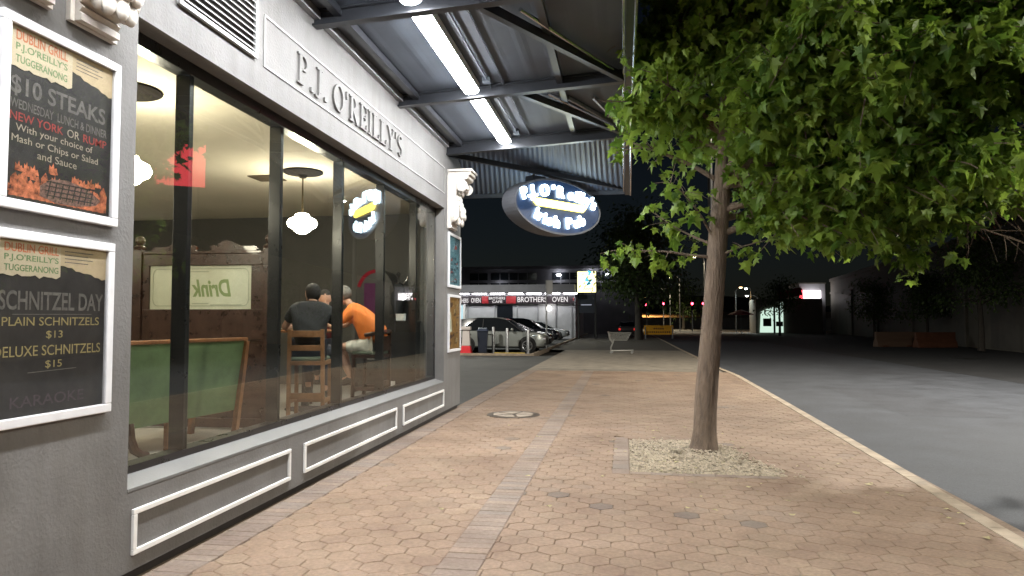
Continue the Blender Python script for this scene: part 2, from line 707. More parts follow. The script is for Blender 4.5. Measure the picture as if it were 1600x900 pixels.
# fallen leaves and scraps lying about on the paving, one object
random.seed(77)
lt = MB()
for i in range(150):
    u = random.random()
    if u < 0.45:
        x, y = random.gauss(1.0, 0.9), random.gauss(8.6, 1.4)
    elif u < 0.75:
        y = random.uniform(4, 20)
        x = interp(y, KX) - abs(random.gauss(0.02, 0.2))
    else:
        x, y = random.uniform(-2.7, 2.6), random.uniform(3.5, 19)
    if not -2.9 < x < interp(y, KX) - 0.03:
        continue
    s_ = random.uniform(0.015, 0.04)
    a_ = random.uniform(0, 6.28)
    pts = []
    for k in range(7):
        rr_ = s_ * (1.0 if k % 2 else 0.55) * random.uniform(0.8, 1.2)
        pts.append((x + rr_ * math.cos(a_ + k * 0.9), y + rr_ * math.sin(a_ + k * 0.9), 0.006 + random.uniform(0, 0.012)))
    lt.add(pts + [(x, y, 0.009)], [(k, (k + 1) % 7, 7) for k in range(7)])
tag(lt.build('leaf_litter', mat('dry_leaf', (0.2, 0.15, 0.08), 0.8, 0, 0.5, 9, var2=(0.34, 0.3, 0.16))), 'few dry fallen leaves scattered over the paving', 'leaf litter', None, 'stuff')

dg_ = thing('drain_grate', 'dark iron drain grate in the far asphalt strip of the street', 'drain grate', (15.0, 34.0, -0.109), R(10))
MB().box(-0.5, 0.5, -0.45, -0.38, 0, 0.02).box(-0.5, 0.5, 0.38, 0.45, 0, 0.02).box(-0.5, -0.43, -0.38, 0.38, 0, 0.02).box(0.43, 0.5, -0.38, 0.38, 0, 0.02).build('rim', mat('grate_iron', (0.02, 0.019, 0.018), 0.6, 0.4), dg_)
_g = MB()
for k in range(9):
    _g.box(-0.4 + k * 0.095, -0.36 + k * 0.095, -0.38, 0.38, 0, 0.016)
_g.build('grille', mat('grate_iron', (0.02, 0.019, 0.018), 0.6, 0.4), dg_)

# manhole cover
mh = thing('manhole_cover', 'round concrete filled manhole cover set in the pavers', 'manhole cover', (-1.85, 11.85, 0))
MB().lathe([(0.36, 0.001), (0.36, 0.006), (0.445, 0.006), (0.45, -0.01), (0.45, -0.012)], 40).build('rim', mat('cast_iron', (0.09, 0.07, 0.055), 0.55, 0.6, 0.3, 20), mh)
lid = MB()
for q in range(5):
    a0, a1 = q * 2 * PI / 5 + 0.08, (q + 1) * 2 * PI / 5 - 0.08
    poly = [(0.05 * math.cos((a0 + a1) / 2), 0.05 * math.sin((a0 + a1) / 2))] + [(0.34 * math.cos(a0 + (a1 - a0) * i / 8), 0.34 * math.sin(a0 + (a1 - a0) * i / 8)) for i in range(9)]
    lid.prism(poly, 0.004, 0.011)
lid.build('lid', mat('lid_concrete', (0.3, 0.25, 0.2), 0.7, 0, 0.2, 14, 0.3, 60), mh)

# ================================================================== THE PUB
WALLM = mat('grey_render', (0.152, 0.148, 0.144), 0.72, 0, 0.17, 2.2, 0.35, 45)
_n = WALLM.node_tree.nodes
_l = WALLM.node_tree.links
_tc = [q for q in _n if q.type == 'TEX_COORD'][0]
_mp = _n.new('ShaderNodeMapping')
_mp.inputs['Scale'].default_value = (1, 1, 0.12)
_l.new(_tc.outputs['Object'], _mp.inputs['Vector'])
_tx = _n.new('ShaderNodeTexNoise')
_tx.inputs['Scale'].default_value = 7
_tx.inputs['Detail'].default_value = 6
_l.new(_mp.outputs[0], _tx.inputs['Vector'])
_rp = _n.new('ShaderNodeValToRGB')
_rp.color_ramp.elements[0].position = 0.35
_rp.color_ramp.elements[0].color = (0.9, 0.89, 0.87, 1)
_rp.color_ramp.elements[1].position = 0.55
_rp.color_ramp.elements[1].color = (1, 1, 1, 1)
_l.new(_tx.outputs[0], _rp.inputs[0])
_mx = _n.new('ShaderNodeMix')
_mx.data_type = 'RGBA'
_mx.blend_type = 'MULTIPLY'
_mx.inputs[0].default_value = 1
_b = _n['Principled BSDF']
_l.new(_b.inputs['Base Color'].links[0].from_socket, _mx.inputs[6])
_l.new(_rp.outputs[0], _mx.inputs[7])
_l.new(_mx.outputs[2], _b.inputs['Base Color'])
SILLM = mat('sill_paint', (0.15, 0.15, 0.148), 0.6, 0, 0.08, 6, 0.15, 60)
WHITE = mat('white_paint', (0.78, 0.77, 0.75), 0.45, 0, 0.05, 12)
BLACKF = mat('black_frame', (0.012, 0.012, 0.013), 0.3, 0.0, 0.2, 5)
DARKWOOD = mat('dark_wood', (0.036, 0.017, 0.012), 0.3, 0, 0.45, 9, coat=0.3)
MIDWOOD = mat('mid_wood', (0.16, 0.065, 0.025), 0.4, 0, 0.35, 12, coat=0.2)
STOOLWOOD = mat('stool_wood', (0.19, 0.09, 0.038), 0.45, 0, 0.3, 14)
PLINTH = mat('plinth_dark', (0.03, 0.026, 0.024), 0.8, 0, 0.3, 6)
DARKWALL = mat('dark_interior', (0.085, 0.082, 0.076), 0.6, 0, 0.15, 1.2)
CREAM = mat('ceiling_cream', (0.66, 0.61, 0.5), 0.8, 0, 0.05, 2)
FLOORM = mat('pub_floor', (0.34, 0.31, 0.27), 0.35, 0, 0.2, 4)
METAL = mat('galv_metal', (0.42, 0.43, 0.44), 0.4, 0.8, 0.15, 8)
AWN = mat('awning_steel', (0.055, 0.066, 0.085), 0.62, 0.0, 0.25, 1.5)
AWNB = mat('awning_beam', (0.035, 0.038, 0.045), 0.35, 0.4, 0.15, 3)
CHROME = mat('plain_steel', (0.6, 0.6, 0.62), 0.25, 1.0)

WX = -3.0            # facade plane
Y0, Y1 = 3.93, 11.6  # window opening
YC = 12.8            # street corner
ZS, ZT = 0.56, 3.51
pub = thing('pub_building', 'grey rendered pub front with a wide shop window and raised name lettering', 'pub', (WX, 7.8, 0))


def P(mb, name, m, parent=pub, **k):
    o = mb.build(name, m, parent, **k)
    # parts are written in world coordinates, so take the thing's place back out
    root = parent
    M = Matrix.Identity(4)
    while root:
        M = Matrix.LocRotScale(root.location, root.rotation_euler, None) @ M
        root = root.parent
    o.data.transform(M.inverted())
    return o


wall = MB()
wall.box(-3.35, WX, -4, Y0, 0.06, 6.6)                # pier with the posters
wall.box(-3.35, WX, Y0, Y1, 0.06, ZS - 0.02)          # dado
wall.box(-3.35, WX, Y0, Y1, ZT, 6.6)                  # fascia band
wall.box(-3.35, WX, Y1, YC, 0.06, 6.6)                # corner pier
wall.box(-14, -3.35, YC - 0.3, YC, -0.05, 6.6)        # side street wall
P(wall, 'wall', WALLM)
P(MB().box(-3.35, WX - 0.045, -4, YC - 0.04, -0.1, 0.06), 'plinth', PLINTH)
P(MB().box(-14, -3.0, -4, YC, 6.6, 6.75), 'roof', PLINTH)
sill = MB().add([(-3.17, Y0 + 0.002, ZS - 0.02), (WX + 0.003, Y0 + 0.002, ZS - 0.018), (WX + 0.003, Y0 + 0.002, ZS + 0.004), (-3.17, Y0 + 0.002, ZS + 0.055),
                 (-3.17, Y1 - 0.002, ZS - 0.02), (WX + 0.003, Y1 - 0.002, ZS - 0.018), (WX + 0.003, Y1 - 0.002, ZS + 0.004), (-3.17, Y1 - 0.002, ZS + 0.055)],
                [(3, 2, 1, 0), (4, 5, 6, 7), (0, 1, 5, 4), (1, 2, 6, 5), (2, 3, 7, 6), (3, 0, 4, 7)])
P(sill, 'sill', SILLM, bevel=0.004)
# window: frame, mullions, one pane per bay
win = MB()
FX0, FX1 = -3.28, -3.165
win.box(FX0, FX1 + 0.012, Y0, Y1, ZS + 0.035, ZS + 0.1)
win.box(FX0, FX1 + 0.012, Y0, Y1, ZT - 0.09, ZT)
win.box(FX0, FX1 + 0.012, Y0, Y0 + 0.05, ZS + 0.1, ZT - 0.09)
win.box(FX0, FX1 + 0.012, Y1 - 0.05, Y1, ZS + 0.1, ZT - 0.09)
wf = P(win, 'window', BLACKF, bevel=0.004)
MUL = [4.77, 6.18, 7.65, 9.07, 10.56]
edges_ = [Y0 + 0.05] + MUL + [Y1 - 0.05]


def sub(mb, name, m, part, **k):
    """a sub-part of a part that sits at its thing's origin"""
    o = mb.build(name, m, part, **k)
    root = part
    M = Matrix.Identity(4)
    while root:
        M = Matrix.LocRotScale(root.location, root.rotation_euler, None) @ M
        root = root.parent
    o.data.transform(M.inverted())
    return o


for y in MUL:
    sub(MB().box(FX0, FX1, y - 0.055, y, ZS + 0.1, ZT - 0.09), 'mullion', BLACKF, wf, bevel=0.004)
GLASS = glass_mat('window_glass')
for i in range(6):
    a, b = edges_[i], edges_[i + 1]
    sub(MB().box(FX1 + 0.002, FX1 + 0.009, a + (0.002 if i == 0 else -0.026), b - 0.03, ZS + 0.101, ZT - 0.091), 'pane', GLASS, wf)

# white panel mouldings on the dado
for a, b in ((3.97, 6.05), (6.33, 9.08), (9.36, 11.57)):
    m_ = MB()
    z0, z1, t, d = 0.155, 0.435, 0.034, 0.022
    m_.box(WX + 0.001, WX + d, a, b, z0, z0 + t).box(WX + 0.001, WX + d, a, b, z1 - t, z1)
    m_.box(WX + 0.001, WX + d, a, a + t, z0 + t, z1 - t).box(WX + 0.001, WX + d, b - t, b, z0 + t, z1 - t)
    P(m_, 'panel_moulding', WHITE, bevel=0.005)
# moulding round the name
m_ = MB()
a, b, z0, z1, t, d = 5.47, 11.6, 3.745, 4.2, 0.022, 0.011
m_.box(WX + 0.001, WX + d, a, b, z0, z0 + t).box(WX + 0.001, WX + d, a, b, z1 - t, z1)
m_.box(WX + 0.001, WX + d, a, a + t, z0 + t, z1 - t).box(WX + 0.001, WX + d, b - t, b, z0 + t, z1 - t)
P(m_, 'name_moulding', mat('fascia_trim', (0.3, 0.295, 0.285), 0.6, 0, 0.06, 8), bevel=0.004)


# raised serif letters, cut from ribbons
def serif_letters(txt, x0, x1, z0, z1, T, depth):
    mb = MB()
    H = 1.0
    cnt = [0]

    def piece(poly):
        cnt[0] += 1
        mb.prism(poly, 0.0, 1.0 + (cnt[0] % 7) * 0.05)

    def rect(a, b, c, d):
        piece([(a, c), (b, c), (b, d), (a, d)])

    def ribbon(pts, ws):
        n = len(pts)
        L_, R_ = [], []
        for i, p in enumerate(pts):
            q0, q1 = pts[max(0, i - 1)], pts[min(n - 1, i + 1)]
            dx, dy = q1[0] - q0[0], q1[1] - q0[1]
            ln = math.hypot(dx, dy) or 1
            w_ = (ws[i] if isinstance(ws, list) else ws) / 2
            L_.append((p[0] - dy / ln * w_, p[1] + dx / ln * w_))
            R_.append((p[0] + dy / ln * w_, p[1] - dx / ln * w_))
        cnt[0] += 1
        h = 1.0 + (cnt[0] % 7) * 0.05
        for i in range(n - 1):
            mb.prism([R_[i], R_[i + 1], L_[i + 1], L_[i]], 0.0, h)

    def arc(cx, cy, rx, ry, a0, a1, n=12):
        return [(cx + rx * math.cos(R(a0 + (a1 - a0) * i / n)), cy + ry * math.sin(R(a0 + (a1 - a0) * i / n))) for i in range(n + 1)]

    st, hs = 0.15, 0.055
    cur = 0.0
    for ch in txt:
        o = cur
        if ch == ' ':
            cur += 0.34
            continue
        if ch in 'PREIL':
            rect(o + 0.08, o + 0.08 + st, hs, 1 - hs)
            rect(o, o + 0.31, 0, hs)
            rect(o, o + 0.31, 1 - hs, 1)
            wdt = 0.36
            if ch in 'PR':
                ribbon([(o + 0.2, 0.965)] + arc(o + 0.3, 0.74, 0.24, 0.225, 90, -90) + [(o + 0.2, 0.515)], [0.06] + [0.06 + 0.085 * math.sin(PI * i / 12) for i in range(13)] + [0.06])
                wdt = 0.66
            if ch == 'R':
                ribbon([(o + 0.3, 0.5), (o + 0.66, 0.0)], 0.14)
                rect(o + 0.55, o + 0.76, 0, 0.05)
                wdt = 0.8
            if ch in 'EL':
                rect(o + 0.22, o + 0.58, 0, 0.06)
                piece([(o + 0.53, 0.06), (o + 0.6, 0.06), (o + 0.6, 0.27), (o + 0.575, 0.27)])
                wdt = 0.68
            if ch == 'E':
                rect(o + 0.22, o + 0.56, 0.94, 1)
                piece([(o + 0.51, 0.94), (o + 0.57, 0.94), (o + 0.57, 0.75), (o + 0.545, 0.75)])
                rect(o + 0.22, o + 0.44, 0.48, 0.535)
                rect(o + 0.42, o + 0.455, 0.4, 0.62)
            cur += wdt
        elif ch == 'J':
            rect(o + 0.2, o + 0.2 + st, 0.15, 1 - hs)
            rect(o + 0.1, o + 0.45, 1 - hs, 1)
            ribbon([(o + 0.275, 0.2)] + arc(o + 0.12, 0.14, 0.155, 0.17, 0, -140, 8), [0.15, 0.14, 0.13, 0.12, 0.1, 0.09, 0.08, 0.07, 0.06, 0.06])
            cur += 0.5
        elif ch == 'O':
            ribbon(arc(o + 0.4, 0.5, 0.33, 0.47, 0, 360, 28), [0.06 + 0.1 * abs(math.cos(2 * PI * i / 28)) for i in range(29)])
            cur += 0.84
        elif ch == 'Y':
            ribbon([(o + 0.1, 0.98), (o + 0.37, 0.45)], 0.14)
            ribbon([(o + 0.64, 0.98), (o + 0.38, 0.47)], 0.075)
            rect(o + 0.295, o + 0.295 + st, 0.04, 0.5)
            rect(o + 0.2, o + 0.54, 0, 0.05)
            rect(o, o + 0.27, 0.95, 1)
            rect(o + 0.52, o + 0.76, 0.95, 1)
            cur += 0.78
        elif ch == 'S':
            p = arc(o + 0.26, 0.74, 0.18, 0.22, 30, 250, 10) + arc(o + 0.26, 0.26, 0.2, 0.24, 70, -150, 10)
            ribbon(p, [0.05, 0.06, 0.07, 0.08, 0.1, 0.11, 0.11, 0.12, 0.13, 0.14, 0.15, 0.15, 0.14, 0.13, 0.12, 0.11, 0.1, 0.08, 0.07, 0.06, 0.05, 0.05][:len(p)])
            cur += 0.56
        elif ch == '.':
            rect(o + 0.04, o + 0.19, 0, 0.14)
            cur += 0.26
        elif ch == "'":
            piece([(o + 0.05, 0.68), (o + 0.1, 0.68), (o + 0.18, 0.98), (o + 0.04, 0.98)])
            cur += 0.24
        cur += 0.05
    M = T @ Matrix.Translation((x0, z0, 0)) @ Matrix.Diagonal(((x1 - x0) / cur, z1 - z0, depth, 1))
    out = MB()
    out.v = [tuple(M @ Vector(p)) for p in mb.v]
    out.f = mb.f
    return out


TW = frame((WX + 0.001, 0, 0), (0, 1, 0))     # reads along +Y on the facade
P(serif_letters("P.J. O'REILLY'S", 6.08, 9.25, 3.82, 4.11, TW, 0.02), 'name_lettering', WALLM)

# louvred vent
vt = MB()
a, b, z0, z1 = 4.3, 5.33, 3.76, 4.5
vt.box(WX + 0.001, WX + 0.03, a, b, z0, z0 + 0.03).box(WX + 0.001, WX + 0.03, a, b, z1 - 0.03, z1)
vt.box(WX + 0.001, WX + 0.03, a, a + 0.03, z0 + 0.03, z1 - 0.03).box(WX + 0.001, WX + 0.03, b - 0.03, b, z0 + 0.03, z1 - 0.03)
ve = P(vt, 'vent', mat('vent_frame', (0.4, 0.4, 0.4), 0.5, 0.3))
sub(MB().box(WX + 0.0005, WX + 0.004, a + 0.03, b - 0.03, z0 + 0.03, z1 - 0.03), 'vent_backing', PLINTH, ve)
sl = MB()
for i in range(13):
    z = z0 + 0.05 + i * 0.05
    sl.add([(WX + 0.006, a + 0.03, z + 0.018), (WX + 0.026, a + 0.03, z), (WX + 0.028, a + 0.03, z + 0.006), (WX + 0.008, a + 0.03, z + 0.024),
            (WX + 0.006, b - 0.03, z + 0.018), (WX + 0.026, b - 0.03, z), (WX + 0.028, b - 0.03, z + 0.006), (WX + 0.008, b - 0.03, z + 0.024)],
           [(0, 1, 2, 3), (4, 7, 6, 5), (0, 4, 5, 1), (1, 5, 6, 2), (2, 6, 7, 3), (3, 7, 4, 0)])
sub(sl, 'louvre', mat('louvre_grey', (0.5, 0.5, 0.5), 0.5, 0.2), ve)


# white scrolled corbels
def corbel(yc, zb, wd=0.36, ht=1.0):
    h = ht
    prof = [(0.0, 0.0), (0.07, 0.0), (0.07, 0.035), (0.055, 0.05), (0.075, 0.075), (0.05, 0.1)]
    # S-curve from the foot scroll up to the abacus
    for i in range(17):
        t = i / 16
        x = 0.13 + 0.055 * math.sin(t * 2 * PI * 0.95 + 0.4) + 0.15 * t * t
        prof.append((x, 0.12 + t * (h - 0.27)))
    prof += [(0.34, h - 0.13), (0.36, h - 0.1), (0.36, h - 0.075), (0.4, h - 0.055), (0.4, h), (0.0, h)]
    T = frame((WX + 0.001, yc + wd / 2 - 0.03, zb), (1, 0, 0))  # local z = -Y
    mb = MB().prism(prof, 0, wd - 0.06, T)
    mb.box(WX + 0.001, WX + 0.03, yc - wd / 2, yc + wd / 2, zb - 0.01, zb + h - 0.06)
    mb.box(WX + 0.001, WX + 0.43, yc - wd / 2, yc + wd / 2, zb + h, zb + h + 0.04)
    # scroll eyes on both cheeks, ribs and acanthus lobes on the front
    for s in (-1, 1):
        yy = yc + s * (wd / 2 - 0.03)
        for cx, cz, rr in ((0.12, 0.2, 0.075), (0.25, h - 0.25, 0.1)):
            mb.lathe([(rr, -0.012), (rr, 0.012), (rr * 0.7, 0.02), (rr * 0.35, 0.014), (rr * 0.3, 0.03), (0.005, 0.034)], 14,
                     Matrix.Translation((WX + cx, yy, zb + cz)) @ Matrix.Rotation(-s * PI / 2, 4, 'X'))
    for k in range(7):
        t = k / 6
        zz = zb + 0.12 + t * (h * 0.62)
        xx = WX + 0.14 + 0.06 * math.sin(t * 6 + 0.4) + 0.11 * t * t
        for q in (-1, 0, 1):
            mb.sphere((xx + (0.035 if q == 0 else 0.02), yc + q * wd * 0.24, zz), 0.035, 0.05, 0.075 - 0.01 * k * 0.5, 8, 6)
    for q in (-1.2, -0.4, 0.4, 1.2):
        mb.sphere((WX + 0.14, yc + q * 0.09, zb + 0.13), 0.05, 0.035, 0.06, 8, 6)
    return P(mb, 'corbel', mat('corbel_white', (0.66, 0.62, 0.57), 0.6, 0, 0.1, 14), smooth=True)


corbel(3.53, 3.25)
corbel(3.05, 3.25)
corbel(12.05, 3.2, 0.5, 0.98)

# interior shell
IX0 = -12.0
P(MB().box(IX0, -3.36, -2, YC - 0.31, 0.3, 0.4), 'floor', FLOORM)
P(MB().box(IX0, -3.36, -2, YC - 0.31, 3.55, 3.7), 'ceiling', CREAM)
ib = MB().box(IX0, -3.36, YC - 0.36, YC - 0.305, 0.4, 3.55).box(IX0 - 0.1, IX0, -2, YC - 0.31, 0.3, 3.7).box(IX0, -3.36, -2.1, -2, 0.3, 3.7)
ib.box(-3.42, -3.355, -2, Y0, 0.4, 3.55).box(-3.42, -3.355, Y1, YC - 0.37, 0.4, 3.55)
P(ib, 'interior_wall', DARKWALL)
P(MB().box(-5.0, -4.62, 8.75, 9.12, 3.535, 3.552), 'ceiling_vent', mat('vent_brown', (0.07, 0.05, 0.03), 0.8))
for x, y in ((-4.3, 6.3), (-5.6, 8.2), (-4.5, 10.8), (-6.6, 6.2)):
    dl = P(MB().lathe([(0.07, 3.53), (0.075, 3.551)], 16, Matrix.Translation((x, y, 0))), 'downlight', WHITE)
    sub(MB().lathe([(0.05, 3.526), (0.05, 3.532)], 14, Matrix.Translation((x, y, 0))), 'lens', emis('downlight_glow', (1, 0.92, 0.76), 420), dl)

# ------------------------------------------------------------------ awning
AZ = lambda x: 4.66 + 0.06 * (x + 3.0)
AX1 = 0.06
aw = thing('awning', 'dark steel awning over the footpath with braced beams and a hipped end', 'awning', (WX, 5, 4.6))
YB = 11.75
so = MB()
ribs = []
x = WX + 0.002
# gently ribbed sheeting (ribs run along the street)
xs = [WX + 0.002 + i * (AX1 - WX - 0.002) / 60 for i in range(61)]
vs, fs = [], []
for i, x in enumerate(xs):
    dz = 0.004 if i % 6 in (0, 1) else 0.0
    vs += [(x, -5, AZ(x) - dz), (x, YB, AZ(x) - dz), (x, -5, AZ(x) + 0.03), (x, YB, AZ(x) + 0.03)]
for i in range(60):
    a = i * 4
    fs += [(a, a + 1, a + 5, a + 4), (a + 2, a + 6, a + 7, a + 3)]
fs += [(0, 2, 3, 1), (240, 241, 243, 242)]
P(so.add(vs, fs), 'soffit', AWN, aw)
# hipped end, corrugated
HY, HZ = 14.45, 4.25
vs, fs = [], []
n = 150
for i in range(n + 1):
    u = i / n
    c = 0.014 * math.cos(2 * PI * u * 36)
    xa, xb = WX + 0.005 + u * (AX1 - WX), -3.58 + u * (0.16 + 3.58)
    za, zb = AZ(WX + u * (AX1 - WX)) + 0.02, HZ
    vs += [(xa, YB, za + c), (xb, HY, zb + c), (xa, YB, za + c + 0.025), (xb, HY, zb + c + 0.025)]
for i in range(n):
    a = i * 4
    fs += [(a, a + 1, a + 5, a + 4), (a + 2, a + 6, a + 7, a + 3), (a + 1, a + 3, a + 7, a + 5)]
P(MB().add(vs, fs), 'hip_sheet', mat('hip_sheet_steel', (0.085, 0.11, 0.16), 0.55, 0.0, 0.12, 3), aw)
for yb in (1.15, 3.8, 6.45, 9.1, YB):
    m_ = MB()
    z0, z1 = AZ(WX) - 0.012, AZ(AX1) - 0.012
    d = 0.16 if yb < YB else 0.2
    for (da, db, wd) in ((0.0, 0.02, 0.1), (0.02, d - 0.02, 0.02), (d - 0.02, d, 0.11)):
        m_.add([(WX + 0.003, yb - wd / 2, z0 - db), (AX1 - 0.03, yb - wd / 2, z1 - db), (AX1 - 0.03, yb + wd / 2, z1 - db), (WX + 0.003, yb + wd / 2, z0 - db),
                (WX + 0.003, yb - wd / 2, z0 - da), (AX1 - 0.03, yb - wd / 2, z1 - da), (AX1 - 0.03, yb + wd / 2, z1 - da), (WX + 0.003, yb + wd / 2, z0 - da)],
               [(3, 2, 1, 0), (4, 5, 6, 7), (0, 1, 5, 4), (1, 2, 6, 5), (2, 3, 7, 6), (3, 0, 4, 7)])
    P(m_, 'beam', AWNB, aw)
for a, b in ((3.8, 6.45), (6.45, 9.1), (9.1, YB)):
    P(MB().bar((-1.35, a + 0.06, AZ(-1.35) - 0.12), (0.0, b - 0.07, AZ(0) - 0.12), 0.075, 0.1), 'brace', AWNB, aw)
    P(MB().tube([(-1.0, a + 0.4, AZ(-1) - 0.07), (0.0, b - 0.07, AZ(0) - 0.1)], 0.022, 8), 'tie_rod', CHROME, aw)
for px_ in (-2.75, -0.8):
    P(MB().box(px_ - 0.04, px_ + 0.04, -5, YB - 0.08, AZ(px_) - 0.095, AZ(px_) - 0.014), 'purlin', AWNB, aw)
P(MB().box(-1.56, -1.53, -5, YB - 0.08, AZ(-1.55) - 0.03, AZ(-1.55) - 0.013), 'seam', AWN, aw)
P(MB().box(-2.995, -2.93, -5, YB - 0.12, AZ(WX) - 0.1, AZ(WX) - 0.02), 'wall_channel', mat('channel_steel', (0.3, 0.31, 0.33), 0.4, 0.3), aw)
# gutter along the outer edge
gu = MB()
gpts = [(-5, AZ(AX1)), (YB, AZ(AX1)), (HY + 0.05, HZ + 0.02)]
for (ya, za), (yb, zb) in zip(gpts, gpts[1:]):
    gu.bar((AX1 + 0.05, ya, za - 0.02), (AX1 + 0.05, yb, zb - 0.02), 0.12, 0.2)
P(gu, 'gutter', mat('gutter_dark', (0.05, 0.055, 0.062), 0.3, 0.5), aw)
P(MB().tube([(AX1 - 0.035, -5, AZ(AX1) - 0.12), (AX1 - 0.035, YB, AZ(AX1) - 0.12), (AX1 - 0.035, HY, HZ - 0.05)], 0.018, 8), 'gutter_bead', CHROME, aw)
P(MB().tube([(AX1 + 0.09, -5, AZ(AX1) - 0.13), (AX1 + 0.09, YB, AZ(AX1) - 0.13), (AX1 + 0.1, HY, HZ - 0.1)], 0.02, 8), 'conduit', CHROME, aw)
P(MB().tube([(-1.72, -5, AZ(-1.72) - 0.035), (-1.72, YB - 0.1, AZ(-1.72) - 0.035)], 0.012, 6), 'cable_conduit', AWN, aw)
for yj in (6.2, 8.75, 11.3):
    P(MB().box(-1.77, -1.67, yj, yj + 0.1, AZ(-1.72) - 0.075, AZ(-1.72) - 0.012), 'junction_box', AWN, aw)
P(MB().bar((-3.02, 11.9, 4.5), (-0.02, HY - 0.1, HZ + 0.04), 0.07, 0.09), 'hip_rafter', AWNB, aw)
P(MB().bar((-3.55, HY - 0.01, HZ - 0.04), (0.12, HY - 0.01, HZ - 0.04), 0.03, 0.09), 'eaves_trim', AWN, aw)
for k, (xa, xb) in enumerate(((-1.1, -0.05), (-0.75, -0.03), (-0.4, 0.0))):
    P(MB().bar((xa, 9.75 + 0.1 * k, AZ(xa) - 0.05), (xb, YB - 0.12, AZ(xb) - 0.05), 0.03, 0.05), 'strap', METAL, aw)

# ------------------------------------------------------------------ fluorescent lights under the awning
TUBEM = emis('fluorescent_tube', (0.98, 0.99, 1.0), TUBE)
for i, (a, b, lab) in enumerate(((-1.35, 1.0, 'fluorescent batten light above the start of the footpath, out of view overhead'),
                                 (1.3, 3.65, 'fluorescent batten light over the two menu posters'),
                                 (3.95, 6.3, 'fluorescent batten light over the first window bay'),
                                 (6.6, 8.95, 'long bright fluorescent light in the middle of the awning soffit'),
                                 (9.25, 11.6, 'bright fluorescent light nearest the far end of the awning'))):
    z = AZ(-1.95) - 0.012
    t = thing('fluorescent_light', lab, 'strip light', (-1.95, (a + b) / 2, z), 0, 'fluorescent lights under the awning')
    h = (b - a) / 2
    MB().box(-0.105, 0.105, -h, h, -0.1, -0.002).build('housing', WHITE, t, bevel=0.006)
    MB().add([(0.1 * math.cos(R(q)), s * (h - 0.03), -0.103 + 0.05 * math.sin(R(q))) for s in (-1, 1) for q in range(180, 361, 20)],
             [(k, k + 1, k + 11, k + 10) for k in range(9)] + [tuple(range(9, -1, -1)), tuple(range(10, 20)), (0, 10, 19, 9)]).build('tube', TUBEM, t, smooth=True)

# ------------------------------------------------------------------ oval pub sign
SG = thing('pub_sign', 'oval illuminated pub sign hanging from the awning corner on two rods', 'sign', (-1.32, 13.55, 3.77), R(53))
SG.scale = (1.09, 1.09, 1.09)
SGR = SG


def ell(a, b, n=56):
    return [(a * math.cos(2 * PI * i / n), b * math.sin(2 * PI * i / n)) for i in range(n)]


def on_face(side):
    """frame on a face of the sign: side -1 faces local -Y, +1 faces local +Y"""
    if side < 0:
        return frame((0, -0.15, 0), (1, 0, 0))
    return frame((0, 0.15, 0), (-1, 0, 0))


EA, EB = 1.12, 0.49
mb = MB()
T0 = frame((0, 0, 0), (1, 0, 0))
o_, i_ = ell(EA, EB), ell(EA - 0.035, EB - 0.035)
n = len(o_)
vs = [T0 @ Vector((p[0], p[1], d)) for d in (-0.16, 0.16) for p in o_] + [T0 @ Vector((p[0], p[1], d)) for d in (-0.16, 0.16) for p in i_]
fs = []
for i in range(n):
    j = (i + 1) % n
    fs += [(i, j, n + j, n + i), (2 * n + i, 3 * n + i, 3 * n + j, 2 * n + j), (i, 2 * n + i, 2 * n + j, j), (n + i, n + j, 3 * n + j, 3 * n + i)]
mb.add(vs, fs).build('rim', mat('sign_rim', (0.1, 0.105, 0.12), 0.55, 0.0), SG)
MB().prism(i_, -0.145, 0.145, T0).build('panel', mat('sign_navy_glow', (0.02, 0.035, 0.075), 0.3, 0, 0.2, 3, emit=(0.1, 0.3, 0.8), estr=0.06), SG)  # faint blue emission put into the face for the letters' spilled glow
SLET = emis('sign_letters', (0.68, 0.87, 1.0), 11)
SBAR = emis('sign_bar', (1.0, 0.8, 0.13), 7)


def arc_text(mb, body, T, a, b, ang0, ang1, size, top=True, offset=0.025):
    """letters set one by one along an ellipse"""
    ms = [(ch, None if ch == ' ' else text_me(ch, size, 0.02, offset)) for ch in body]
    ws = []
    for ch, me in ms:
        if me is None:
            ws.append(size * 0.32)
        else:
            x0, x1, _, _ = bounds(me)
            ws.append((x1 - x0) + size * 0.1)
    tot = sum(ws)
    run = 0
    for (ch, me), w_ in zip(ms, ws):
        f = (run + w_ / 2) / tot
        run += w_
        if me is None:
            continue
        th = R(ang0 + (ang1 - ang0) * f)
        p = Vector((a * math.cos(th), b * math.sin(th), 0.02))
        tx, ty = -a * math.sin(th), b * math.cos(th)
        if top:
            tx, ty = -tx, -ty
        rot = math.atan2(ty, tx)
        x0, x1, _, _ = bounds(me)
        M = T @ Matrix.Translation(p) @ Matrix.Rotation(rot, 4, 'Z') @ Matrix.Translation((-(x0 + x1) / 2, 0, 0))
        mb.mesh(me, M)
        bpy.data.meshes.remove(me)


for side in (-1, 1):
    T = on_face(side)
    mb = MB()
    arc_text(mb, "P.J.O'Reilly's", T, 0.93, 0.17, 166, 14, 0.275, True, 0.006)
    arc_text(mb, 'Irish Pub', T, 0.88, 0.37, 219, 321, 0.27, False, 0.006)
    mb.build('sign_lettering', SLET, SG)
    MB().prism([(-0.68, 0.03), (-0.6, -0.035), (0.6, -0.035), (0.68, 0.03), (0.6, 0.095), (-0.6, 0.095)], 0.0, 0.03, T).build('sign_bar', SBAR, SG)
for s in (-0.5, 0.5):
    MB().tube([(s, 0, EB * math.sqrt(1 - (s / EA) ** 2) - 0.01), (s, 0, 0.6 if s < 0 else 0.52)], 0.018, 8).build('hanging_rod', AWNB, SG)
MB().box(-0.62, -0.3, -0.1, 0.1, 0.4, 0.5).build('mounting_box', AWNB, SG, bevel=0.01)

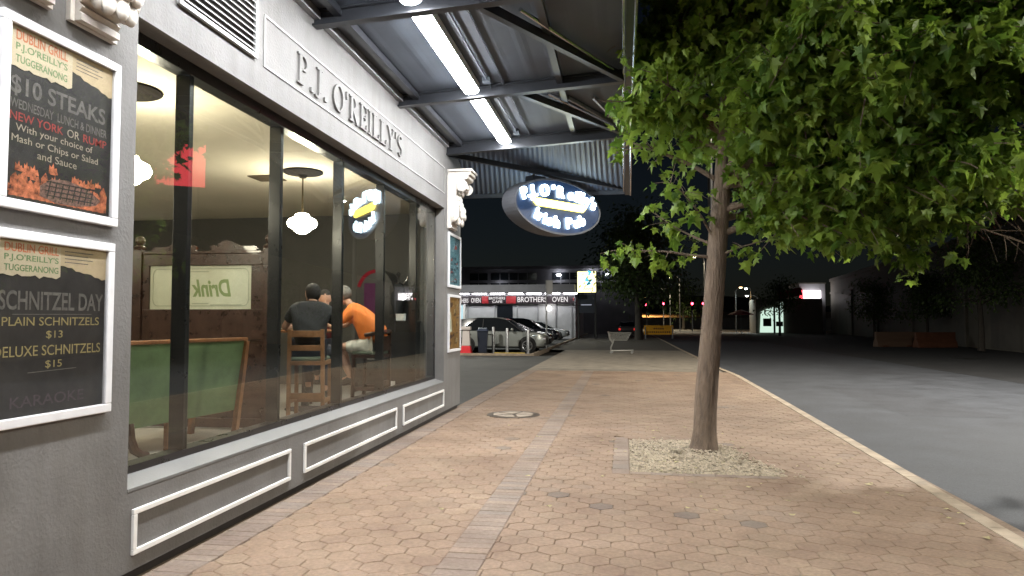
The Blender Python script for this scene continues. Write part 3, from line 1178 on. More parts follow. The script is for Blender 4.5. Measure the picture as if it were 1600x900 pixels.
# ------------------------------------------------------------------ posters
ALU = mat('poster_alu', (0.74, 0.74, 0.76), 0.4, 0.1, 0.05, 10)
PAPER = mat('poster_black', (0.028, 0.026, 0.024), 0.6, 0, 0.5, 6)
CREAMP = mat('poster_cream', (0.56, 0.45, 0.28), 0.75, 0, 0.1, 12)
GREYT = mat('poster_grey', (0.15, 0.143, 0.128), 0.7, 0, 0.3, 30)
REDT = mat('poster_red', (0.36, 0.06, 0.05), 0.7, 0, 0.2, 30)
CREAMT = mat('poster_chalk', (0.42, 0.38, 0.28), 0.7, 0, 0.2, 40)
ORANGET = mat('poster_orange', (0.62, 0.2, 0.1), 0.7, 0, 0.1, 20)
GREENT = mat('poster_green', (0.18, 0.3, 0.14), 0.7, 0, 0.1, 20)
YELT = mat('poster_yellow', (0.38, 0.32, 0.14), 0.7, 0, 0.2, 40)
PURPT = mat('poster_purple', (0.07, 0.05, 0.06), 0.7, 0, 0.3, 40)
PGLASS = glass_mat('poster_glazing', (0.95, 0.95, 0.95))


def poster(lab, y0, y1, z0, z1, fw=0.05):
    t = thing('menu_poster', lab, 'poster', (WX, (y0 + y1) / 2, z0), 0, 'framed posters on the pub wall')
    w_, h = (y1 - y0) / 2, z1 - z0
    m_ = MB()
    d = 0.035
    for (a, b, c, e, dd) in ((-w_, w_, 0, fw, d), (-w_, w_, h - fw, h, d), (-w_, -w_ + fw, fw, h - fw, d), (w_ - fw, w_, fw, h - fw, d)):
        m_.box(0.001, dd, a, b, c, e)
    m_.build('frame', ALU, t, bevel=0.006)
    MB().box(0.001, 0.012, -w_ + fw - 0.004, w_ - fw + 0.004, fw - 0.004, h - fw + 0.004).build('sheet', PAPER, t)
    T = frame((0.0125, -w_ + fw, fw), (0, 1, 0))
    MB().box(0.022, 0.025, -w_ + fw - 0.003, w_ - fw + 0.003, fw - 0.003, h - fw + 0.003).build('glazing', PGLASS, t)
    return t, T, 2 * (w_ - fw), h - 2 * fw


def torn(t, T, w_, h, left=0.24, right=0.24, tab=0.55):
    # pale sheet torn along its lower edge, with a label tab
    pts = []
    N = 26
    for i in range(N + 1):
        u = i / N
        z = h * (1 - (0.10 + 0.16 * max(0, u - 0.42) if u > 0.42 else 0.11)) + 0.004 * math.sin(u * 70) + 0.004 * math.sin(u * 31 + 1)
        pts.append((u * w_, z))
    mb = MB()
    for (a, b) in zip(pts, pts[1:]):
        mb.prism([a, b, (b[0], h), (a[0], h)], 0, 0.0008, T)
    mb.build('torn_paper', CREAMP, t)
    mb = MB()
    N = 14
    pts = [(0.02 * w_ + u / N * tab * w_, h * (1 - left) + 0.005 * math.sin(u * 1.9) + 0.004 * math.sin(u * 3.3)) for u in range(N + 1)]
    for (a, b) in zip(pts, pts[1:]):
        mb.prism([a, b, (b[0], h * 0.985), (a[0], h * 0.985)], 0.001, 0.0022, T)
    mb.build('label_tab', mat('poster_tab', (0.6, 0.52, 0.36), 0.75, 0, 0.08, 12), t)
    T2 = T @ Matrix.Translation((0, 0, 0.0023))
    hh = left / 0.24
    for body, f0, f1, mm in (('DUBLIN GRILL', 0.02, 0.08, ORANGET), ("P.J.O'REILLY'S", 0.095, 0.15, GREENT), ('TUGGERANONG', 0.165, 0.21, GREENT)):
        mb = MB()
        fit_text(mb, body, 0.06 * w_, 0.52 * w_, h * (1 - f1 * hh), h * (1 - f0 * hh), T2, 0.0006, 0.012)
        mb.build('lettering', mm, t)
    mb = MB()
    for k in range(4):
        u0 = tab + 0.06
        mb.prism([(u0 * w_, h * (0.965 - k * 0.022)), ((u0 + 0.28 - 0.05 * (k % 2)) * w_, h * (0.965 - k * 0.022)), ((u0 + 0.28 - 0.05 * (k % 2)) * w_, h * (0.97 - k * 0.022)), (u0 * w_, h * (0.97 - k * 0.022))], 0.001, 0.0015, T)
    mb.build('small_print', GREYT, t)


def lines(t, T, w_, h, rows):
    for body, x0, x1, f0, f1, mm, off in rows:
        mb = MB()
        fit_text(mb, body, x0 * w_, x1 * w_, h * (1 - f1), h * (1 - f0), T, 0.0006, off)
        mb.build('lettering', mm, t)


t, T, w_, h = poster('upper framed steak night poster with red flames, beside the pub window', 2.935, 3.75, 2.15, 3.125)
torn(t, T, w_, h)
lines(t, T, w_, h, [('$10 STEAKS', 0.03, 0.93, 0.285, 0.405, GREYT, 0.02), ('WEDNESDAY  LUNCH & DINNER', 0.03, 0.95, 0.42, 0.475, GREYT, 0.012),
                    ('NEW YORK', 0.03, 0.5, 0.495, 0.545, REDT, 0.008), ('OR', 0.54, 0.66, 0.495, 0.545, CREAMT, 0.0), ('RUMP', 0.7, 0.95, 0.495, 0.545, REDT, 0.008),
                    ('With your choice of', 0.08, 0.8, 0.56, 0.615, CREAMT, 0.0), ('Mash or Chips or Salad', 0.05, 0.86, 0.625, 0.68, CREAMT, 0.0),
                    ('and Sauce', 0.27, 0.64, 0.69, 0.735, CREAMT, 0.0)])


def flame_mat():
    m = mat('flame_print', (0.3, 0.02, 0.012), 0.6, 0, 0.9, 26, var2=(0.5, 0.16, 0.07))
    return m


# steak over coals, printed picture
random.seed(21)
mb = MB()
for k in range(40):
    x = random.uniform(0.06, 0.94) * w_
    z = random.uniform(0.03, 0.2) * h
    hh = random.uniform(0.02, 0.07) * h
    ww = random.uniform(0.015, 0.04)
    dz = k * 1e-5
    mb.prism([(x - ww, z), (x + ww, z), (x + ww * 0.7, z + hh * 0.6), (x + ww * 0.2, z + hh * 0.5), (x, z + hh), (x - ww * 0.4, z + hh * 0.55), (x - ww * 0.9, z + hh * 0.8)], 0.0, 0.0004 + dz, T)
for k in range(14):
    x = (0.08 + 0.84 * k / 13) * w_
    hh = (0.16 + 0.09 * noise.noise(Vector((k * 0.9, 0, 0)))) * h
    mb.prism([(x - 0.03, 0.02 * h), (x + 0.03, 0.025 * h), (x + 0.035, hh * 0.7), (x + 0.008, hh), (x - 0.02, hh * 0.8)], 0.0, 0.0003 + k * 1e-5, T)
mb.build('flame_picture', flame_mat(), t)
mb = MB()
pts = [(0.3 + 0.0, 0.05), (0.45, 0.025), (0.65, 0.03), (0.85, 0.06), (0.9, 0.1), (0.75, 0.16), (0.55, 0.18), (0.4, 0.165), (0.3, 0.11)]
mb.prism([(a * w_, b * h) for a, b in pts], 0.0, 0.0012, T).build('steak_picture', mat('steak_print', (0.2, 0.12, 0.09), 0.6, 0, 0.8, 60), t)
mb = MB()
for k in range(8):
    x = (0.36 + k * 0.06) * w_
    mb.prism([(x, 0.05 * h), (x + 0.008, 0.05 * h), (x + 0.03, 0.155 * h), (x + 0.022, 0.155 * h)], 0.0013, 0.0017, T)
for k in range(4):
    z = (0.06 + k * 0.028) * h
    mb.prism([(0.35 * w_, z), (0.82 * w_, z + 0.01 * h), (0.82 * w_, z + 0.018 * h), (0.35 * w_, z + 0.006 * h)], 0.0018, 0.0022, T)
mb.build('grill_marks', PAPER, t)

t, T, w_, h = poster('lower framed blackboard poster listing schnitzels and karaoke', 2.905, 3.735, 1.065, 2.05)
torn(t, T, w_, h, 0.2, 0.2, 0.52)
lines(t, T, w_, h, [('SCHNITZEL DAY', 0.03, 0.98, 0.285, 0.395, GREYT, 0.016), ('PLAIN SCHNITZELS', 0.06, 0.94, 0.435, 0.485, YELT, 0.0), ('$13', 0.43, 0.58, 0.515, 0.565, YELT, 0.0),
                    ('DELUXE SCHNITZELS', 0.0, 0.96, 0.6, 0.66, YELT, 0.0), ('$15', 0.43, 0.58, 0.69, 0.74, YELT, 0.0),
                    ('KARAOKE', 0.14, 0.8, 0.885, 0.95, PURPT, 0.01)])
mb = MB()
mb.prism([(0.14 * w_, 0.578 * h), (0.86 * w_, 0.582 * h), (0.86 * w_, 0.586 * h), (0.14 * w_, 0.582 * h)], 0, 0.0006, T)
mb.prism([(0.28 * w_, 0.242 * h), (0.72 * w_, 0.25 * h), (0.72 * w_, 0.254 * h), (0.28 * w_, 0.247 * h)], 0, 0.0006, T)
mb.build('chalk_line', GREYT, t)


def art_panel(t, T, w_, h, base, spots, n, seed):
    random.seed(seed)
    MB().prism([(0, 0), (w_, 0), (w_, h), (0, h)], 0, 0.0006, T).build('print', base, t)
    for m_, cnt in spots:
        mb = MB()
        for k in range(cnt):
            x, z = random.uniform(0.08, 0.85) * w_, random.uniform(0.06, 0.9) * h
            a, b = random.uniform(0.03, 0.14) * w_, random.uniform(0.01, 0.05) * h
            mb.prism([(x - a, z - b), (x + a * 0.7, z - b * 0.8), (x + a, z + b * 0.5), (x, z + b), (x - a * 0.8, z + b * 0.6)], 0.0007, 0.0011 + 2e-5 * k, T)
        mb.build('print_patch', m_, t)


t, T, w_, h = poster('blue framed poster under the far white corbel at the pub corner', 11.83, 12.74, 2.17, 3.13)
art_panel(t, T, w_, h, mat('print_teal', (0.12, 0.3, 0.36), 0.5, 0, 0.35, 6), ((mat('print_red', (0.5, 0.1, 0.08), 0.6), 8), (mat('print_sky', (0.3, 0.5, 0.56), 0.6), 16), (mat('print_ink', (0.04, 0.09, 0.13), 0.6), 14)), 0, 3)
t, T, w_, h = poster('gold brown framed poster at the pub corner, below the blue one', 11.83, 12.74, 1.04, 2.05)
art_panel(t, T, w_, h, mat('print_gold', (0.42, 0.24, 0.07), 0.5, 0, 0.35, 6), ((mat('print_brown', (0.12, 0.06, 0.03), 0.6), 18), (mat('print_pale', (0.6, 0.48, 0.26), 0.6), 12)), 0, 5)
random.seed(11)

# ================================================================== INSIDE THE PUB
GLOBEM = emis('globe_glow', (1.0, 0.9, 0.7), GLOBE)


def pendant(lab, x, y, parts=True):
    t = thing('pendant_lamp', lab, 'pendant lamp', (x, y, 3.55), 0, 'white globe pendant lamps in the pub')
    MB().lathe([(0.255, -0.002), (0.26, -0.02), (0.23, -0.035), (0.06, -0.05), (0.045, -0.09), (0.01, -0.09)], 28).build('ceiling_rose', mat('rose_dark', (0.012, 0.01, 0.009), 0.9, spec=0.1), t, smooth=True)
    MB().tube([(0, 0, -0.08), (0, 0, -0.56)], 0.01, 8).build('stem', mat('brass_dark', (0.1, 0.075, 0.04), 0.35, 0.8), t)
    MB().lathe([(0.03, -0.55), (0.085, -0.57), (0.095, -0.6), (0.17, -0.64), (0.192, -0.69), (0.17, -0.735), (0.115, -0.765), (0.1, -0.79), (0.05, -0.82), (0.01, -0.825)], 28).build('globe', GLOBEM, t, smooth=True)
    return t


pendant('white schoolhouse pendant lamp over the seated drinkers', -4.14, 8.62)
pendant('white pendant lamp at the left edge of the window, above the green bench', -4.12, 5.3)
pendant('added white pendant lamp further back inside, behind the wooden booth screen', -8.6, 6.4)  # unseen lamp, added to brighten the bar room
pendant('added white pendant lamp deep in the left of the bar room', -7.6, 4.6)  # another pendant out of sight, added for interior light
pendant('added white pendant lamp inside behind the poster wall', -6.0, 3.2)  # added out of view, lifts the light on the ceiling
wl = thing('wall_light', 'narrow lit strip fixed to the dark back wall behind the booth', 'wall light', (-8.9, YC - 0.365, 2.8))
MB().box(-0.32, 0.32, -0.09, 0, -0.05, 0.06).build('housing', DARKWOOD, wl)
MB().box(-0.28, 0.28, -0.1, -0.091, -0.035, 0.045).build('diffuser', emis('strip_glow', (1, 0.95, 0.85), 7), wl)

# green bench with its back to the window
bn = thing('booth_bench', 'green upholstered bench with a wooden rail, its back to the window', 'bench', (-4.08, 6.12, 0.4), math.atan2(0.23, -1.3) - PI / 2 + PI)
# local: x along the bench, -y toward the window side after rotation
L = 1.55
GREENV = mat('green_vinyl', (0.085, 0.125, 0.055), 0.55, 0, 0.25, 5, 0.2, 30)


def bench_parts():
    a, b = -1.9, 0.7
    mb = MB()
    # gently dished back
    N = 16
    vs, fs = [], []
    for i in range(N + 1):
        u = a + (b - a) * i / N
        for z, off in ((0.24, 0.03), (0.45, 0.0), (0.7, -0.035), (0.93, -0.075), (0.985, -0.085)):
            for d in (0, 0.075):
                vs.append((u, off + d, z + 0.03 * (u - a) / (b - a) * (1 if z < 0.5 else 0)))
    for i in range(N):
        for k in range(4):
            q = i * 10 + k * 2
            fs += [(q, q + 2, q + 12, q + 10), (q + 1, q + 11, q + 13, q + 3)]
    for i in (0, N):
        for k in range(4):
            q = i * 10 + k * 2
            fs.append((q, q + 1, q + 3, q + 2))
    mb.add(vs, fs).build('backrest', GREENV, bn, smooth=True)
    MB().box(a - 0.02, b + 0.03, -0.1, 0.02, 0.986, 1.02).build('top_rail', MIDWOOD, bn, bevel=0.008)
    MB().box(a + 0.03, b - 0.02, 0.09, 0.6, 0.36, 0.48).build('seat', GREENV, bn, bevel=0.03)
    MB().box(a + 0.04, b - 0.03, 0.05, 0.58, 0.26, 0.355).build('seat_rail', MIDWOOD, bn)
    MB().bar((b + 0.012, -0.085, 0.985), (b + 0.012, 0.04, 0.0), 0.045, 0.06, (0, 1, 0)).build('leg', MIDWOOD, bn)
    MB().bar((b - 0.03, 0.55, 0.26), (b - 0.03, 0.57, 0.0), 0.05, 0.05, (0, 1, 0)).build('leg', MIDWOOD, bn)
    MB().bar((b - 0.85, 0.06, 0.26), (b - 0.85, 0.06, 0.0), 0.05, 0.05, (0, 1, 0)).build('leg', MIDWOOD, bn)
    MB().tube([(-0.62, 0.03, 0.3), (-0.62, 0.0, 0.17), (-0.6, -0.03, 0.08), (-0.55, -0.06, 0.035), (-0.5, -0.08, 0.03)], [0.05, 0.045, 0.04, 0.035, 0.025], 8).build('leg', DARKWOOD, bn, smooth=True)


bn.rotation_euler = (0, 0, math.atan2(1.3, 0.23))
bench_parts()

# wooden booth screen with etched glass, mirror-written from the street side
SX0, SX1, SY = -5.42, -3.86, 7.22
sc = thing('booth_screen', 'dark carved wooden booth screen with an etched glass panel and ball finials', 'screen', (SX0, SY, 0.4), R(1.5))
W = SX1 - SX0
zg0, zg1 = 1.32, 1.81
mb = MB()
mb.box(0.06, W - 0.06, -0.02, 0.02, 0.1, 0.98)
mb.box(0.06, W - 0.06, -0.035, 0.035, 0.98, zg0)
mb.box(0.06, W - 0.06, -0.035, 0.035, zg1, zg1 + 0.13)
mb.box(0.06, 0.14, -0.035, 0.035, zg0, zg1).box(W - 0.2, W - 0.06, -0.035, 0.035, zg0, zg1)
mb.box(0.06, W - 0.06, -0.045, 0.045, zg1 + 0.13, zg1 + 0.16)
mb.box(0.04, W - 0.04, -0.05, 0.05, 0.02, 0.12)
mb.build('screen_panel', DARKWOOD, sc, bevel=0.006)
for x in (0, W):
    MB().box(x - 0.055, x + 0.055, -0.055, 0.055, 0, 2.0).build('post', DARKWOOD, sc, bevel=0.008)
    MB().lathe([(0.07, 1.99), (0.075, 2.02), (0.05, 2.035), (0.035, 2.05), (0.05, 2.075), (0.058, 2.1), (0.05, 2.125), (0.03, 2.145), (0.008, 2.15)], 16, Matrix.Translation((x, 0, 0))).build('finial', DARKWOOD, sc, smooth=True)
zt = zg1 + 0.16
for s in (-1, 1):
    c = W / 2
    crest = [(c + s * 0.1, zt), (c + s * 0.08, zt + 0.05), (c + s * 0.12, zt + 0.07), (c + s * 0.16, zt + 0.045), (c + s * 0.19, zt + 0.09), (c + s * 0.26, zt + 0.125),
             (c + s * 0.34, zt + 0.1), (c + s * 0.44, zt + 0.055), (c + s * 0.54, zt + 0.05), (c + s * 0.6, zt + 0.055), (c + s * 0.63, zt + 0.02), (c + s * 0.62, zt)]
    MB().prism(crest if s > 0 else crest[::-1], -0.02, 0.02, frame((0, 0, 0), (1, 0, 0))).build('crest', DARKWOOD, sc)
EG = mat('etched_glass', (0.42, 0.43, 0.34), 0.35, 0, 0.08, 5, emit=None)
MB().box(0.14, W - 0.2, -0.012, 0.012, zg0, zg1).build('etched_panel', EG, sc)
TG = frame((0.14, -0.0125, zg0), (1, 0, 0))
gw, gh = W - 0.34, zg1 - zg0
mb = MB()
fit_text(mb, 'Drink &', 0.28 * gw, 0.8 * gw, 0.28 * gh, 0.68 * gh, TG, 0.0015, 0.03, 0.25, True)
mb.build('lettering', mat('etch_green', (0.15, 0.2, 0.08), 0.5), sc)
mb = MB()
pts = []
for cx, cz, a0 in ((0.92, 0.78, 0), (0.08, 0.78, 90), (0.08, 0.22, 180), (0.92, 0.22, 270)):
    for k in range(7):
        a = R(a0 + k * 15)
        pts.append((cx * gw + 0.06 * math.cos(a), cz * gh + 0.07 * math.sin(a)))
pts.append(pts[0])
for a, b in zip(pts, pts[1:]):
    a3, b3 = TG @ Vector((a[0], a[1], 0.002)), TG @ Vector((b[0], b[1], 0.002))
    mb.bar(a3, b3, 0.004, 0.008)
for q in ((0.38, 0.86, 0.2), (0.42, 0.13, 0.16), (0.6, 0.1, 0.3)):
    mb.bar(TG @ Vector((q[0] * gw, q[1] * gh, 0.002)), TG @ Vector(((q[0] + q[2]) * gw, q[1] * gh, 0.002)), 0.003, 0.01)
mb.build('etched_border', mat('etch_grey', (0.26, 0.27, 0.21), 0.5), sc)


# bar stools
def stool(lab, x, y, rz, wood, curved=False):
    t = thing('bar_stool', lab, 'bar stool', (x, y, 0.4), rz, 'wooden bar stools at the window')
    # faces local +y, its back at -y
    s = 0.2
    for sx in (-1, 1):
        top = 1.09 if not curved else 1.0
        MB().bar((sx * s, -0.19, 0), (sx * (s - 0.01), -0.21 if not curved else -0.2, top), 0.042, 0.045, (0, 1, 0)).build('leg', wood, t, bevel=0.004)
        MB().bar((sx * s, 0.19, 0), (sx * s, 0.17, 0.68), 0.042, 0.042, (0, 1, 0)).build('leg', wood, t, bevel=0.004)
    MB().box(-0.22, 0.22, -0.21, 0.21, 0.67, 0.72).build('seat_frame', wood, t, bevel=0.006)
    MB().box(-0.2, 0.2, -0.19, 0.2, 0.72, 0.765).build('seat', mat('seat_green', (0.12, 0.15, 0.11), 0.6), t, bevel=0.018)
    st = MB()
    st.box(-s + 0.02, s - 0.02, -0.205, -0.175, 0.28, 0.345).box(-s + 0.02, s - 0.02, 0.165, 0.195, 0.2, 0.25)
    st.build('stretcher', wood, t)
    st = MB()
    for sx in (-1, 1):
        st.box(sx * s - 0.015, sx * s + 0.015, -0.17, 0.16, 0.22, 0.27)
    st.build('stretcher', wood, t)
    if curved:
        MB().tube([(-0.22, 0.0, 0.99), (-0.23, -0.12, 1.01), (-0.17, -0.22, 1.03), (0, -0.26, 1.04), (0.17, -0.22, 1.03), (0.23, -0.12, 1.01), (0.22, 0.0, 0.99)], 0.03, 8).build('back_rail', wood, t, smooth=True)
        MB().box(-0.14, 0.14, -0.225, -0.2, 0.77, 0.98).build('splat', wood, t)
    else:
        MB().box(-s + 0.015, s - 0.015, -0.225, -0.195, 1.0, 1.075).build('back_rail', wood, t, bevel=0.004)
        MB().box(-s + 0.015, s - 0.015, -0.22, -0.195, 0.84, 0.905).build('back_rail', wood, t, bevel=0.004)
    return t


stool('light wooden bar stool with a ladder back under the man in black', -3.72, 8.0, R(12), STOOLWOOD)
stool('dark wooden bar stool with a rounded back under the person in orange', -3.53, 9.56, R(88), DARKWOOD, True)

# bar table
bt = thing('bar_table', 'tall round bar table between the seated drinkers', 'table', (-4.25, 9.0, 0.4))
MB().lathe([(0.4, 1.03), (0.42, 1.04), (0.42, 1.06), (0.4, 1.07)], 32).build('tabletop', MIDWOOD, bt)
MB().lathe([(0.05, 0.03), (0.045, 0.2), (0.04, 0.9), (0.08, 1.02), (0.1, 1.029)], 16).build('pedestal', PLINTH, bt, smooth=True)
MB().lathe([(0.26, 0), (0.26, 0.015), (0.06, 0.04)], 24).build('base', PLINTH, bt)
pl = thing('plate', 'white plate at the left edge of the bar table', 'plate', (-4.5, 8.83, 1.471))
MB().lathe([(0.05, 0.0), (0.07, 0.004), (0.11, 0.018), (0.112, 0.021), (0.07, 0.01), (0.01, 0.008)], 22).build('dish', WHITE, pl, smooth=True)

# ------------------------------------------------------------------ people
SKIN = mat('skin', (0.46, 0.26, 0.18), 0.5, 0, 0.08, 20)
HAIRD = mat('hair_dark', (0.014, 0.011, 0.01), 0.85, 0, 0.3, 60)
HAIRG = mat('hair_grey', (0.13, 0.12, 0.11), 0.6, 0, 0.3, 60)
BLACKC = mat('black_cloth', (0.022, 0.022, 0.024), 0.85, 0, 0.25, 25, 0.3, 120)
ORANGEC = mat('orange_cloth', (0.75, 0.2, 0.035), 0.75, 0, 0.12, 12, 0.3, 80)
SHORTC = mat('pale_shorts', (0.5, 0.49, 0.44), 0.8, 0, 0.1, 20)
NAVYC = mat('navy_cloth', (0.03, 0.032, 0.045), 0.85, 0, 0.2, 20)
SHOEC = mat('dark_shoe', (0.02, 0.018, 0.017), 0.5)
MAROON = mat('maroon_cloth', (0.14, 0.02, 0.02), 0.8, 0, 0.2, 20)


def hand(mb, wrist, d, up, s=1.0):
    """palm, four curled fingers and a thumb, all one mesh with the body"""
    d = Vector(d).normalized()
    up = Vector(up)
    side = d.cross(up).normalized()
    up = side.cross(d)
    w = Vector(wrist)
    pts = [w, w + d * 0.045 * s, w + d * 0.085 * s]
    ed = [(0, 1), (1, 2)]
    rad = [(0.026 * s, 0.02 * s), (0.036 * s, 0.016 * s), (0.038 * s, 0.014 * s)]
    me = skin_me(pts, ed, rad, 1)
    mb.mesh(me, Matrix.Identity(4))
    for k, ln in enumerate((0.062, 0.072, 0.068, 0.052)):
        o = w + d * 0.088 * s + side * (k - 1.5) * 0.019 * s
        a = o + d * ln * 0.5 * s - up * 0.008 * s
        b = a + d * ln * 0.3 * s - up * 0.022 * s
        c = b + d * 0.004 * s - up * 0.02 * s
        mb.tube([o - d * 0.02 * s, o, a, b, c], [0.009 * s, 0.009 * s, 0.0085 * s, 0.0078 * s, 0.006 * s], 6)
    o = w + d * 0.03 * s - side * 0.03 * s
    mb.tube([o, o + d * 0.03 * s - side * 0.022 * s - up * 0.01 * s, o + d * 0.058 * s - side * 0.022 * s - up * 0.024 * s], [0.012 * s, 0.011 * s, 0.007 * s], 6)


def head(mb, hair, c, face, up, s=1.0, hairlen=1.0):
    f = Vector(face).normalized()
    side = f.cross(Vector(up)).normalized()
    u = side.cross(f)
    M = Matrix((side, f, u)).transposed().to_4x4()
    M.translation = Vector(c)
    s = s * 1.12
    h_ = MB()
    h_.sphere((0, -0.005, 0.025), 0.076 * s, 0.095 * s, 0.098 * s, 18, 12)      # skull
    h_.sphere((0, 0.028, -0.05), 0.055 * s, 0.062 * s, 0.07 * s, 14, 9)         # jaw
    h_.sphere((0, 0.072, -0.1), 0.022 * s, 0.02 * s, 0.02 * s, 8, 6)            # chin
    h_.add([(-0.016, 0.085, -0.03), (0.016, 0.085, -0.03), (0, 0.118, -0.026), (0, 0.09, 0.02), (0, 0.085, -0.04)], [(0, 2, 3), (2, 1, 3), (0, 4, 2), (4, 1, 2)])
    for q in (-1, 1):
        h_.sphere((q * 0.078, 0.0, -0.005), 0.012, 0.022, 0.034, 8, 6)          # ears
        h_.sphere((q * 0.03, 0.083, 0.012), 0.012, 0.009, 0.008, 8, 6)          # eyes
    h_.sphere((0, 0.083, -0.064), 0.024, 0.01, 0.007, 8, 5)                     # mouth
    mb.add([M @ Vector(p) for p in h_.v], h_.f)
    hh = MB()
    hs = MB().sphere((0, -0.012, 0.03), 0.084 * s, 0.102 * s, 0.104 * s, 22, 16)
    keep = []
    for fa in hs.f:
        cpt = sum((Vector(hs.v[i]) for i in fa), Vector()) / len(fa)
        if cpt.z > 0.055 + cpt.y * 0.35 and cpt.z > -0.075 * hairlen or (cpt.y < 0.0 and cpt.z > -0.085 * hairlen):
            keep.append(fa)
    vv = [Vector(p) * (1 + 0.03 * noise.noise(Vector(p) * 60)) for p in hs.v]
    hair.add([M @ p for p in vv], keep)


def person(lab, J, shirt, legm, hairm, shoem, bare_calf=False, sleeve=0.75, hand_up=(0, 0, 1), scale=1.0, bulk=1.0, hairlen=1.0, loc=None):
    """J: world joints. One continuous body, clothes as children."""
    loc = Vector(loc)
    t = thing('person', lab, 'person', loc)
    g_ = {k: Vector(v) - loc for k, v in J.items()}
    pts, rad, ed = [], [], []
    ix = {}

    def node(k, p, r_, par=None):
        ix[k] = len(pts)
        pts.append(p)
        rad.append(r_)
        if par:
            ed.append((ix[par], ix[k]))

    node('pelvis', g_['pelvis'], (0.12, 0.1))
    node('waist', g_['waist'], (0.11, 0.09), 'pelvis')
    node('chest', g_['chest'], (0.12, 0.095), 'waist')
    node('neckb', g_['neck'] - (g_['head'] - g_['neck']) * 0.2, (0.06, 0.058), 'chest')
    node('neck', g_['neck'] + (g_['head'] - g_['neck']) * 0.3, 0.052, 'neckb')
    node('skull', g_['head'], 0.06, 'neck')
    for s in 'lr':
        node('sh' + s, g_['sh' + s], 0.055, 'chest')
        node('el' + s, g_['el' + s], 0.044, 'sh' + s)
        node('wr' + s, g_['wr' + s], 0.028, 'el' + s)
        node('hip' + s, g_['hip' + s], 0.098, 'pelvis')
        node('kn' + s, g_['kn' + s], 0.062, 'hip' + s)
        node('ca' + s, g_['kn' + s].lerp(g_['an' + s], 0.35), 0.056, 'kn' + s)
        node('an' + s, g_['an' + s], 0.036, 'ca' + s)
        node('to' + s, g_['to' + s], 0.034, 'an' + s)
    me = skin_me(pts, ed, rad, 2)
    mb = MB().mesh(me, Matrix.Identity(4))
    hair = MB()
    head(mb, hair, g_['head'], J['face'], J.get('up', (0, 0, 1)), scale, hairlen)
    for s in 'lr':
        hand(mb, g_['wr' + s], g_['wr' + s] - g_['el' + s] + Vector(J.get('handdir' + s, (0, 0, 0))), hand_up)
    body = mb.build('body', SKIN, t, smooth=True)
    hair.build('hair', hairm, t, smooth=True)
    # shirt
    pts, rad, ed = [], [], []
    k_ = 1.1
    node('pelvis', g_['pelvis'] + (g_['pelvis'] - g_['waist']) * 0.05, (0.195 * bulk * bulk, 0.175 * bulk * bulk))
    node('waist', g_['waist'], (0.2 * bulk, 0.175 * bulk * bulk), 'pelvis')
    node('chest', g_['chest'], (0.215 * bulk, 0.18 * bulk), 'waist')
    node('neckb', g_['neck'] - (g_['head'] - g_['neck']) * 0.12, (0.1, 0.095), 'chest')
    for s in 'lr':
        node('sh' + s, g_['sh' + s], 0.095, 'chest')
        node('el' + s, g_['sh' + s].lerp(g_['el' + s], sleeve), 0.075, 'sh' + s)
    sh_ = MB().mesh(skin_me(pts, ed, rad, 3), Matrix.Identity(4))
    seed_ = Vector((loc.x * 3, loc.y * 3, 0))
    for i_, p_ in enumerate(sh_.v):      # creases in the cloth
        p_ = Vector(p_)
        q_ = Vector((p_.x * 5, p_.y * 5, p_.z * 12 + p_.x * 6)) + seed_
        f_ = noise.noise(q_) * 0.012 + abs(noise.noise(q_ * 2.1)) * 0.008
        c_ = g_['chest'] if p_.z > g_['chest'].z else g_['waist']
        d_ = Vector((p_.x - c_.x, p_.y - c_.y, 0))
        sh_.v[i_] = tuple(p_ + (d_.normalized() if d_.length else d_) * f_)
    sh_.build('shirt', shirt, t, smooth=True)
    pts, rad, ed = [], [], []
    node('pelvis', g_['pelvis'] - (g_['waist'] - g_['pelvis']) * 0.12, (0.165, 0.14))
    for s in 'lr':
        node('hip' + s, g_['hip' + s], 0.112, 'pelvis')
        if bare_calf:
            node('kn' + s, g_['hip' + s].lerp(g_['kn' + s], 0.78), 0.088, 'hip' + s)
        else:
            node('kn' + s, g_['kn' + s], 0.076, 'hip' + s)
            node('an' + s, g_['kn' + s].lerp(g_['an' + s], 0.95), 0.054, 'kn' + s)
    MB().mesh(skin_me(pts, ed, rad, 2), Matrix.Identity(4)).build('shorts' if bare_calf else 'trousers', legm, t, smooth=True)
    for s in 'lr':
        a, b = g_['an' + s], g_['to' + s]
        d = (b - a)
        me = skin_me([a + Vector((0, 0, 0.0)), a.lerp(b, 0.3) + Vector((0, 0, -0.03)), b + d * 0.25 + Vector((0, 0, -0.015))], [(0, 1), (1, 2)], [0.05, (0.05, 0.045), (0.045, 0.034)], 2)
        MB().mesh(me, Matrix.Identity(4)).build('shoe', shoem, t, smooth=True)
    return t


# man in black: back to the street, elbows on the table
bx, by = -3.72, 8.0
fw_ = Vector((-0.2, 0.98, 0))
rt_ = Vector((0.98, 0.2, 0))


def J1(f, r_, z):
    return Vector((bx, by, z)) + fw_ * f + rt_ * r_


